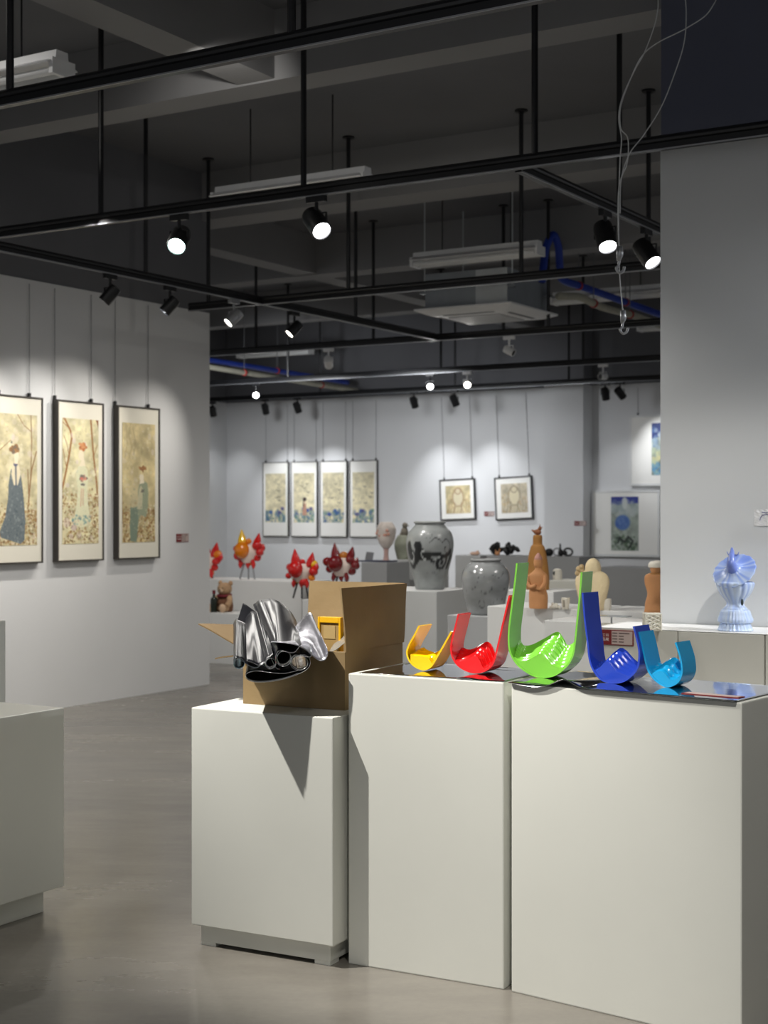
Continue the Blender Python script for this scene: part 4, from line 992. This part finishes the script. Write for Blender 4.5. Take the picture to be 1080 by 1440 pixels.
def figurine(label, u, px, zt, h_px, main, face, crest, pal, seed, only=None, wid=1.0):
    v = uv_at_u(px, u); p = W(u, v); s = depth(u, v)/F
    t = thing('red_figurine', label, 'figurine', (p.x,p.y,zt), RZ, None)
    rr = random.Random(seed); H = h_px
    c = H*.62
    obj('white_body', loft([(0,0,(c-18)*s,7*s,7*s),(0,0,(c-12)*s,13*s,9*s),(0,0,(c-2)*s,17*s,10*s),(0,0,(c+8)*s,12*s,8*s)]), M_wt, t, True)
    obj('face_ball', sphere((-4*s,-9*s,c*s),12*s,(1,.8,1)), face, t, True)
    obj('crest', loft([(-8*s,-3*s,(c+9)*s,7*s,6*s),(-8*s,-3*s,(c+15)*s,6.4*s,5*s),(-9*s,-3*s,(c+24)*s,2.8*s,2*s),(-9.5*s,-3*s,(c+29)*s,.5*s,.5*s)]), crest, t, True)
    obj('ear', loft([(13*s,0,(c+4)*s,6*s,5*s),(16*s,0,(c+13)*s,6*s,4*s),(19*s,0,(c+24)*s,.6*s,.6*s)]), main, t, True)
    for k in range(9):
        a = -2.7+k*.68; R = rr.uniform(19,26); x = R*math.cos(a)*wid; z = c-3+R*.62*math.sin(a)
        m = pal[k % len(pal)]
        obj('bulb', add_sphere(B(),(x*s,rr.uniform(-6,2)*s,z*s),rr.uniform(4.2,7.0)*s,(1.15,.9,1),12), m, t, True)
    obj('petal', loft([(20*s,0,(c-6)*s,2*s,2*s),(22*s,0,(c+2)*s,7*s,4*s),(26*s,0,(c+9)*s,1*s,1*s)]), main, t, True)
    for sx, q in ((-9,-13),(1,2),(10,13)):
        obj('leg', cyl((sx*s*.6,0,(c-14)*s),(q*s,-2*s,0),1.5*s,1.2*s,8), M_black if seed != 1 else M_alu, t)
        obj('tassel', loft([(q*s*.9,-3*s,(c-26)*s,.6*s,.6*s),(q*s*.85,-3*s,(c-20)*s,3.6*s,3*s),(q*s*.7,-3*s,(c-12)*s,2*s,2*s)]), pal[0], t, True)
    return t
figurine('orange faced glossy red figurine with yellow pointed crest', ua+.22, 349, HA, 66, M_r1, M_or, M_yl, [M_r1,M_r1,M_or,M_r1], 1)
figurine('bright red glossy round faced figurine with yellow bulbs, lowest of the three', 11.29, 424, HBq, 66, M_r1, M_r1, M_r1, [M_r1,M_yl,M_r1,M_or], 2)
figurine('dark red glossy figurine on thin black legs', 11.45, 480, HBq, 80, M_r2, M_r2, M_r2, [M_r2,M_r2,M_am,M_r2], 3)
figurine('orange and red glossy figurine peeking out past the left wall end', ua+.22, 290, HA, 42, M_r1, M_or, M_yl, [M_r1,M_r1,M_or], 4)
# bear
M_fur = mat('beige plush', rgb(184,150,116), .95, var=.15, scale=40, bump=.8, bscale=90); M_fur2 = mat('brown plush', rgb(118,80,58), .95, var=.15, scale=40, bump=.8, bscale=90); M_snout = mat('pale plush', rgb(206,176,146), .95, bump=.6, bscale=90)
vb_ = uv_at_u(319, ua-.30); s = depth(ua-.33, vb_)/F; p = W(ua-.33, vb_)
t = thing('teddy_bear','beige brown teddy bear sitting on the lowest white plinth','teddy bear',(p.x,p.y,HC),RZ)
obj('body', loft([(0,0,0,10*s,8*s),(0,0,3*s,12*s,10*s),(0,0,12*s,12*s,10*s),(0,0,22*s,8*s,7*s),(0,0,25*s,4*s,4*s)]), M_fur2, t, True)
h_ = obj('head', sphere((1*s,-2*s,32*s),10*s,(1.1,1,.95)), M_fur, t, True)
for sx in (-1,1):
    obj('ear', sphere(((1+sx*9)*s,0,40*s),3.6*s,(1,.6,1),10), M_fur, h_, True)
    obj('eye', sphere(((1+sx*3.6)*s,-11.2*s,33.5*s),.9*s,seg=8), M_blk, h_, True)
    obj('arm', tube(catmull([(sx*9*s,-2*s,21*s),(sx*13*s,-6*s,15*s),(sx*11*s,-10*s,9*s)],4),4*s,10), M_fur, t, True)
    obj('leg', tube(catmull([(sx*6*s,-4*s,5*s),(sx*9*s,-12*s,5*s),(sx*10*s,-17*s,5*s)],4),4.8*s,10), M_fur, t, True)
    obj('foot_pad', sphere((sx*10*s,-19*s,6*s),5.6*s,(1,.6,1.1),12), M_snout, t, True)
obj('snout', sphere((1*s,-10.5*s,30*s),4*s,(1.1,.8,.8),12), M_snout, h_, True); obj('nose', sphere((1*s,-13.6*s,31*s),1.3*s,seg=8), M_blk, h_, True)
obj('scarf', tube([((9*math.cos(a))*s, (-1+8*math.sin(a))*s, (23+1.0*math.sin(a))*s) for a in np.linspace(0,2*PI,25)], 2.2*s, 8), mat('dark red cloth', rgb(110,24,36), .8), t, True)
vb_ = uv_at_u(299, ua-.47); s = depth(ua-.45, vb_)/F; p = W(ua-.45, vb_)
t = thing('dark_bottle','small dark bottle with red cap beside the teddy bear','bottle',(p.x,p.y,HC),RZ)
obj('glass', lathe([(0,4.6*s),(1*s,4.9*s),(18*s,4.9*s),(22*s,2*s),(26*s,1.8*s)],20), mat('dark green glass', rgb(34,40,34), .15), t, True); obj('cap', cyl((0,0,26*s),(0,0,31*s),2.2*s,seg=12), MATS['dark red cloth'], t); obj('paper_band', cyl((0,0,8*s),(0,0,15*s),5.0*s,seg=20), mat('wine red label', rgb(120,40,52), .6), t)
# ------------------------------------------------------------------ ceiling track, rods
ZT = 3.03
def track_v(label, u, v0, v1, rods, z=ZT, rod_top=SLAB):
    """track running left-right, v0<v1"""
    t = thing('lighting_track', label, 'lighting track', W(u,(v0+v1)/2,z), RZ, 'black lighting tracks')
    L = (v1-v0)/2
    obj('pipe', cyl((-L,0,.03),(L,0,.03),.019,seg=12), M_black, t)
    obj('rail', box(-L,-.017,-.018,L,.017,.012), M_black, t)
    obj('highlight_edge', box(-L,-.0195,-.020,L,-.016,-.014), M_alu, t)  # pale strip stands in for the highlight along the lower rail edge
    for v in rods:
        x = (v0+v1)/2-v
        r = obj('rod', cyl((x,0,.03),(x,0,rod_top-z),.0155,seg=10), M_black, t)
        obj('ceiling_plate', cyl((x,0,rod_top-z-.012),(x,0,rod_top-z),.045,seg=14), M_black, r)
    return t
def track_u(label, v, u0, u1, rods, z=ZT):
    t = thing('lighting_track', label, 'lighting track', W((u0+u1)/2,v,z), RZ, 'black lighting tracks')
    L = (u1-u0)/2
    obj('pipe', cyl((0,-L,.03),(0,L,.03),.019,seg=12), M_black, t)
    obj('rail', box(-.017,-L,-.018,.017,L,.012), M_black, t)
    obj('highlight_edge', box(.016,-L,-.020,.0195,L,-.012), M_alu, t)  # same pale strip as a built-in highlight, on the side facing us
    for u in rods:
        y = u-(u0+u1)/2
        r = obj('rod', cyl((0,y,.03),(0,y,SLAB-z),.0155,seg=10), M_black, t)
        obj('ceiling_plate', cyl((0,y,SLAB-z-.012),(0,y,SLAB-z),.045,seg=14), M_black, r)
    return t
U1, U2, U3, U4, U5, U6 = 4.20, 6.20, 9.24, 12.03, 14.83, 17.0
R_ = lambda u, *px: [uv_at_u(x, u) for x in px]
track_v('nearest black lighting track, crossing the top left of the picture', U1, -1.5, 7.4, R_(U1, 14, 410))
track_v('second black lighting track with the two facing spotlights, reaching the right wall', U2, -2.0, 7.35, R_(U2, 142, 427, 752))
track_v('third black lighting track crossing in front of the air conditioner', U3, 2.5, 7.4, R_(U3, 293, 490, 733, 912))
track_v('fourth black lighting track, just below the air conditioner', U4, 2.8, 11.9, R_(U4, 360, 525, 708, 771))
track_v('fifth black lighting track with small far facing spotlights', U5, 4.0, 13.4, R_(U5, 405, 620, 820))
track_v('farthest black lighting track along the back wall top', U6, 5.0, 13.4, R_(U6, 450, 640, 800))
track_u('black lighting track running away along the left wall', 6.70, U2+.05, U4-.05, [uv_at_v(205,6.7), 10.6])
track_u('black lighting track running away beside the right wall edge', 3.05, U2+.05, U3-.05, [uv_at_v(871,3.05)])
# ------------------------------------------------------------------ spotlights
LIGHTS = []
def spot(label, u, v, aim, lens=M_cool, body=M_black, along='v', z=ZT, size=1.0, power=0, cone=60, col=(1,.96,.9), blend=1.0):
    """aim: world point"""
    base = W(u, v, z-.018)
    t = thing('track_spotlight', label, 'spotlight', base, RZ, 'track spotlights')
    w = .055
    if along == 'v': obj('adapter', box(-w,-.016,-.032,w,.016,0,.002), body, t)
    else: obj('adapter', box(-.016,-w,-.032,.016,w,0,.002), body, t)
    obj('stem', cyl((0,0,-.03),(0,0,-.10),.010,seg=10), body, t)
    d = (Matrix.Rotation(-RZ,3,'Z') @ (Vector(aim)-(base+Vector((0,0,-.13))))).normalized()
    hb = B(); L = .13*size; r = .043*size
    prof = [(-.5,.62),(-.47,.92),(-.30,1.0),(.46,1.0),(.5,.97)]
    seg = 22; rings = []
    for f, k in prof:
        rings.append([hb.verts.new((r*k*math.cos(2*PI*i/seg), r*k*math.sin(2*PI*i/seg), L*f)) for i in range(seg)])
    rings.append([hb.verts.new((r*.86*math.cos(2*PI*i/seg), r*.86*math.sin(2*PI*i/seg), L*.5)) for i in range(seg)])
    rings.append([hb.verts.new((r*.80*math.cos(2*PI*i/seg), r*.80*math.sin(2*PI*i/seg), L*.40)) for i in range(seg)])
    for a, b_ in zip(rings, rings[1:]):
        for i in range(seg): hb.faces.new((a[i],a[(i+1)%seg],b_[(i+1)%seg],b_[i]))
    hb.faces.new(rings[0][::-1])
    rot = Vector((0,0,1)).rotation_difference(d).to_euler()
    h = obj('lamp_housing', hb, body, t, loc=(0,0,-.135), rot=rot); smooth_angle(h, 40)
    lb = B(); vs = [lb.verts.new((r*.82*math.cos(2*PI*i/seg), r*.82*math.sin(2*PI*i/seg), L*.44)) for i in range(seg)]; lb.faces.new(vs)
    obj('lens', lb, lens, h)
    bm = B(); add_box(bm,-r-.008,-.006,-.012,-r-.002,.006,.05); add_box(bm,r+.002,-.006,-.012,r+.008,.006,.05); add_box(bm,-r-.008,-.006,.044,r+.008,.006,.05)
    obj('yoke', bm, body, t, loc=(0,0,-.135))
    if power:
        dw = (Vector(aim)-(base+Vector((0,0,-.135)))).normalized()
        add_light(base+Vector((0,0,-.135))+dw*(L*.5+.02), aim, power, cone, col, blend)
    return t
def add_light(loc, aim, power, cone, col=(1,.97,.93), blend=.6, rad=.018):
    l = bpy.data.lights.new('spot_beam','SPOT'); l.energy = power; l.spot_size = math.radians(cone); l.spot_blend = blend; l.color = col; l.shadow_soft_size = rad
    o = bpy.data.objects.new('spot_beam', l); C.objects.link(o); o.location = loc
    o.rotation_euler = (Vector(aim)-Vector(loc)).to_track_quat('-Z','Y').to_euler()
    return o
WARM = (1,.94,.85); NEUT = (1,.96,.90); COOL = (.95,.97,1.0)
su = lambda px: uv_at_v(px, 6.70)
spot('teal tinted facing spotlight on the second track', U2, uv_at_u(252,U2), W(U2,uv_at_u(252,U2),2.88)+Vector((-.10,-1,-.75)), M_teal, power=40, cone=70, size=1.25)
spot('white facing spotlight on the second track below a hanging rod', U2, uv_at_u(445,U2), W(U2,uv_at_u(445,U2),2.88)+Vector((.55,-1,-.95)), M_cool, power=40, cone=70, size=1.25)
spot('black spotlight left of the pair beside the right wall edge', uv_at_v(851,3.05), 3.05, W(uv_at_v(851,3.05),3.05,2.88)+Vector((.12,-.7,-1)), M_cool, along='u', power=30, cone=70, size=1.25)
spot('black spotlight right of the pair, touching the right wall edge', uv_at_v(909,3.05), 3.05, W(uv_at_v(909,3.05),3.05,2.88)+Vector((.45,-.6,-.9)), M_cool, along='u', power=30, cone=70, size=1.25)
spot('black spotlight over the grey blue gown painting, leftmost on the left wall track', su(155), 6.70, W(6.9,7.5,1.7), M_gold, along='u', power=50, cone=70, col=WARM)
spot('black spotlight over the seated woman painting, second on the left wall track', su(239), 6.70, W(7.45,7.5,1.7), M_cool, along='u', power=48, cone=66, col=NEUT)
spot('glaring pale spotlight just right of the left wall corner', su(329), 6.70, W(7.95,7.35,1.8), M_gold, along='u', power=80, cone=66, col=WARM, body=M_alu)
spot('glaring warm spotlight with black body, farthest on the left wall track', su(414), 6.70, W(8.75,7.4,1.7), M_gold, along='u', power=62, cone=60, col=WARM)
spot('white cylinder spotlight aimed down right on the fourth track', U4, uv_at_u(462,U4), W(14.5,9.2,1.5), M_cool, body=M_whitemetal, power=25, cone=60)
spot('facing spotlight at the left end of the fifth track', U5, uv_at_u(360,U5), ray(350,860,11), M_cool, power=20, cone=60)
spot('black facing spotlight on the fifth track above the square prints', U5, uv_at_u(605,U5), ray(590,860,11), M_cool, power=25, cone=60)
spot('white facing spotlight on the fifth track above the square prints', U5, uv_at_u(657,U5), ray(690,860,11), M_gold, body=M_whitemetal, power=25, cone=60)
spot('small white spotlight turned sideways on the fourth track below air conditioner', U4, uv_at_u(716,U4), W(12.0,5.0,2.4), M_off, body=M_whitemetal, size=.8)
spot('small white spotlight turned up on the fifth track near the right wall edge', U5, uv_at_u(848,U5), W(13.5,6.6,2.8), M_off, body=M_whitemetal, size=.8)
for px, tv, lab_, pw in [(299,13.3,'small black spotlight at far left end of the farthest track',12),(373,12.4,'small black spotlight above the two left scrolls',40),(418,11.6,'small black spotlight above the right scrolls',40),
                 (582,9.75,'small black spotlight above the tall vase, left of the square prints',36),(639,8.95,'small black spotlight above the left square print',36),(851,7.15,'left small black spotlight of the far right pair',9),(872,6.5,'right small black spotlight of the far right pair',30)]:
    spot(lab_, U6, uv_at_u(px,U6), W(17.78,tv,1.45 if px != 872 else 2.0), M_cool, power=pw*1.3, cone=68, col=COOL, size=1.15)
# lights out of view that light the front row, then lamps without fixtures further in
add_light((-1.65,3.36,3.0), (-1.5,5.3,.35), 75, 40, NEUT, .6)
add_light((-1.52,4.36,3.02), (.12,4.82,.78), 520, 50, NEUT, .75)
add_light((.45,2.3,3.05), (.80,4.2,.60), 170, 40, NEUT, .9)
add_light((3.3,5.3,2.9), tuple(W(6.3,1.95,1.2)), 210, 74, COOL, .9)
add_light((1.4,3.4,3.1), (1.45,6.1,.75), 150, 46, NEUT, .6)  # added unseen lamp, brightens the plinth fronts by the right wall
add_light(tuple(W(8.0,1.9,3.0)), tuple(W(8.5,4.6,.7)), 70, 75, NEUT, .8)
add_light(tuple(W(5.2,4.2,3.0)), tuple(W(7.3,2.9,.95)), 120, 70, NEUT, .8)
add_light(tuple(W(6.9,4.3,3.0)), tuple(W(8.6,4.5,.9)), 50, 70, NEUT, .8)
add_light(tuple(W(9.4,8.2,3.0)), tuple(W(11.9,8.4,.8)), 130, 70, NEUT, .8)
add_light(tuple(W(13.0,10.5,3.0)), tuple(W(17.7,10.8,1.5)), 220, 85, COOL, 1, .25)  # this and the next: added unseen washes that even out the back wall
add_light(tuple(W(13.6,8.8,3.0)), tuple(W(17.7,8.6,1.4)), 170, 75, COOL, 1, .25)
for u_, v_, p_ in ((6.2,5.6,190),(7.6,5.2,80),(10.6,5.6,70),(13.4,8.0,80),(13.6,5.4,60),(15.4,11.6,60)):  # added wide downlights for general fill, no fixtures behind them
    add_light(tuple(W(u_,v_,3.02)), tuple(W(u_,v_,0)), p_, 165, NEUT, 1, .05)
add_light(tuple(W(5.9,4.7,3.72)), tuple(W(8.25,5.75,3.55)), 14, 75, NEUT, .8)  # added unseen lamp to lift the batten above the second track
add_light(tuple(W(2.2,.5,4.08)), tuple(W(2.2,.5,0)), 30, 172, NEUT, .6, .05)  # added fill lamp under the ceiling, like the next one
add_light(tuple(W(4.6,6.0,4.08)), tuple(W(4.9,5.9,0)), 15, 172, NEUT, .6, .05)
# ------------------------------------------------------------------ fluorescent battens
def batten(label, u, v0, v1, z=3.61):
    t = thing('batten_light', label, 'ceiling light', W(u,(v0+v1)/2,z), RZ, 'unlit twin tube batten lights')
    L = (v1-v0)/2
    bm = B(); vs = []
    prof = [(-.11,.0),(-.045,.035),(-.04,.075),(.04,.075),(.045,.035),(.11,.0),(.105,-.004),(.04,.028),(-.04,.028),(-.105,-.004)]
    for x in (-L,L): vs.append([bm.verts.new((x,a,b_)) for a, b_ in prof])
    nP = len(prof)
    for i in range(nP): bm.faces.new((vs[0][i],vs[0][(i+1)%nP],vs[1][(i+1)%nP],vs[1][i]))
    bm.faces.new(vs[0]); bm.faces.new(vs[1][::-1])
    obj('reflector', bm, M_whitemetal, t)
    for y in (-.055,.055): obj('tube', cyl((-L+.02,y,-.030),(L-.02,y,-.030),.019,seg=12), M_tube, t)
    for x in (-L,L): obj('end_cap', box(x-.012,-.08,-.050,x+.012,.08,.03), M_whitemetal, t)
    for x in (-L*.55,L*.55): obj('hanging_wire', cyl((x,0,.07),(x,0,SLAB-z),.005,seg=6), M_black, t)
    return t
batten('white batten light cut by the left frame edge, top left', 5.40, 5.12, 6.34)
batten('white batten light nearest the centre, above the second track', 8.25, 5.12, 6.35)
batten('white batten light above the air conditioner', 11.23, 5.28, 6.48)
batten('white batten light right of the air conditioner, behind the blue pipe', 14.0, 5.2, 6.42)
batten('white batten light ending at the right wall edge, farthest right', 16.6, 5.3, 6.50)
batten('white batten light far back left beside the blue pipe', 16.6, 11.22, 12.40)
# ------------------------------------------------------------------ air conditioner
M_galv = mat('galvanised sheet', rgb(150,156,162), .45, metal=.15, var=.08); M_galv2 = mat('light galvanised sheet', rgb(205,210,212), .4, metal=.15, var=.06)
za = 3.15
t = thing('ceiling_air_conditioner','white ceiling cassette air conditioner with grey metal body hung on rods', 'air conditioner', W(11.72,6.03,za), RZ)
obj('casing', box(-.40,-.40,.05,.40,.40,.36,.004), M_galv, t)
obj('corner_plate', box(.10,-.405,.05,.403,-.397,.355), M_galv2, t)
bm = B()
bmesh.ops.create_grid(bm, x_segments=1, y_segments=1, size=.47, matrix=Matrix.Translation((0,0,.05)))
bm.free()
rings = [(.475,.05),(.475,.035),(.40,.005),(.36,-.004),(.27,-.012)]
bm = B(); R0 = []
for h, z in rings: R0.append([bm.verts.new((sx*h, sy*h, z)) for sx, sy in ((-1,-1),(1,-1),(1,1),(-1,1))])
for a, b_ in zip(R0, R0[1:]):
    for k in range(4): bm.faces.new((a[k],a[(k+1)%4],b_[(k+1)%4],b_[k]))
bm.faces.new(R0[0][::-1]); bm.faces.new(R0[-1])
pn = obj('fascia_panel', bm, M_whitemetal, t)
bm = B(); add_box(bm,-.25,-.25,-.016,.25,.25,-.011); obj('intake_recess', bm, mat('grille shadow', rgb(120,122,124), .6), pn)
bm = B()
for k in range(17):
    x = -.24+.03*k; add_box(bm,x-.006,-.25,-.021,x+.006,.25,-.015); add_box(bm,-.25,x-.006,-.021,.25,x+.006,-.015)
obj('intake_grille', bm, M_whitemetal, pn)
for k in range(4):
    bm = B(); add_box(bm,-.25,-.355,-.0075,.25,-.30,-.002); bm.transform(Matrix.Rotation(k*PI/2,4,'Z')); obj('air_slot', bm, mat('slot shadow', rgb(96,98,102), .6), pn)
for sx in (-1,1):
    for sy in (-1,1): obj('hanging_rod', cyl((sx*.43,sy*.36,.20),(sx*.43,sy*.36,SLAB-za),.006,seg=6), M_galv2, t); obj('bracket', box(sx*.43-.035,sy*.36-.03,.19,sx*.43+.035,sy*.36+.03,.21), M_galv, t)
# pipes
M_bluep = mat('blue pipe foam', rgb(34,64,170), .55, var=.1); M_beig = mat('beige wrapped pipe', rgb(176,174,158), .6, var=.08, scale=14); M_tie = mat('red pipe clip', rgb(170,40,36), .5)
def pipe(name, label, pts, r, m, clips=()):
    P = catmull(pts, 8)
    c = sum(P, Vector())/len(P)
    t = thing(name, label, 'pipe', c, 0)
    obj('pipe_run', tube([q-c for q in P], r, 12), m, t, True)
    for f in clips:
        i = int(f*(len(P)-2)); d = (P[i+1]-P[i]).normalized()
        cl = obj('clip', cyl(P[i]-c-d*.012, P[i]-c+d*.012, r*1.25, seg=12), M_tie, t)
        obj('hanger_rod', cyl(P[i]-c+Vector((0,0,r)), Vector((P[i].x-c.x, P[i].y-c.y, SLAB-c.z)), .005, seg=6), M_wire, t)
    return t
vp = 5.60
pipe('blue_pipe','blue insulated pipe rising in a loop and running right from the air conditioner', [W(11.95,vp,3.46), W(11.98,vp,3.60), W(12.02,vp-.01,3.78), W(12.10,vp-.04,3.90), W(12.17,vp-.06,3.80), W(12.2,vp-.06,3.62), W(12.25,vp-.06,3.52), W(12.7,vp-.06,3.51), W(13.6,vp-.06,3.50), W(15.0,vp-.06,3.48)], .034, M_bluep, (.78,.92))
pipe('beige_pipe','beige wrapped pipe sagging right of the air conditioner', [W(12.0,vp-.14,3.33), W(12.25,vp-.14,3.36), W(12.5,vp-.14,3.38), W(13.0,vp-.14,3.35), W(13.8,vp-.14,3.36), W(15.0,vp-.14,3.33)], .034, M_beig, (.55,.8))
pipe('blue_pipe','blue insulated pipe at far left running behind the left wall end', [W(12.4,11.2,3.30), W(14.2,11.2,3.28), W(15.6,11.22,3.27), W(17.5,11.2,3.24)], .034, M_bluep, (.35,.75))
pipe('beige_pipe','beige wrapped pipe at far left below the blue one', [W(12.4,11.05,3.20), W(14.2,11.05,3.17), W(15.6,11.07,3.15), W(17.5,11.05,3.12)], .034, M_beig, (.55,.9))
# loose white cords with hooks
def cable(label, pts, hook=None):
    K_ = [ray(x,y,D) for x,y,D in pts]; P = catmull([Vector((K_[0].x+.02,K_[0].y,SLAB))]+K_, 8); c = P[-1]
    t = thing('loose_cable', label, 'cable', c, 0, 'loose white cables by the right wall edge')
    obj('sheath', tube([q-c for q in P], .0024, 6), M_whitewire, t, True)
    if hook:
        s = .02*hook
        obj('clamp', tube([Vector((0,0,.01)),Vector((.002,0,-s)),Vector((-.003,0,-2.1*s))], [.011*hook,.013*hook,.007*hook], 8), M_alu, t, True)
        obj('hook', tube(catmull([(0,0,-2*s),(-.004,0,-2.9*s),(-.012,0,-3.4*s),(.0,0,-4.2*s),(.016,0,-3.8*s),(.02,0,-3.1*s)],5), .005*hook, 6), M_alu, t, True)
    return t
cable('white cable with steel hook hanging lowest by the right wall edge', [(926,-40,6.0),(924,20,6.0),(908,70,6.0),(893,98,6.0),(876,135,6.0),(870,165,6.0),(874,195,6.0),(872,225,6.0),(870,290,6.0),(871,380,6.0),(876,440,6.0)], 1.0)
cable('white cable with short clamp hook hanging higher by the right wall edge', [(1012,-40,5.9),(1000,12,5.9),(968,38,5.9),(925,60,5.9),(902,80,5.9),(885,115,5.95),(873,150,5.95),(873,180,5.95),(883,195,5.95),(882,228,5.95),(871,260,5.95),(869,310,5.95),(871,350,5.95)], 1.15)
cable('thin white cable curving behind the other two', [(963,-40,6.1),(965,20,6.1),(962,60,6.1),(950,100,6.1),(930,150,6.1),(905,190,6.1),(886,215,6.1),(874,250,6.1),(872,300,6.1)])
# ------------------------------------------------------------------ world, camera
w = bpy.data.worlds.new('World'); bpy.context.scene.world = w; w.use_nodes = True
bg = w.node_tree.nodes['Background']; bg.inputs['Color'].default_value = (.97,.98,1.0,1); bg.inputs['Strength'].default_value = .34
cam = bpy.data.cameras.new('camera'); co = bpy.data.objects.new('camera', cam); C.objects.link(co)
co.location = (0,0,CH); co.rotation_euler = (PI/2,0,0)
cam.sensor_fit = 'VERTICAL'; cam.sensor_height = 36.0; cam.lens = 36.0*F/1440
cam.dof.use_dof = True; cam.dof.focus_distance = 4.5; cam.dof.aperture_fstop = 5.5
cam.clip_start = .05; cam.clip_end = 100
sc_ = bpy.context.scene
sc_.camera = co
sc_.view_settings.view_transform = 'Standard'
sc_.view_settings.look = 'None'
sc_.view_settings.exposure = .15
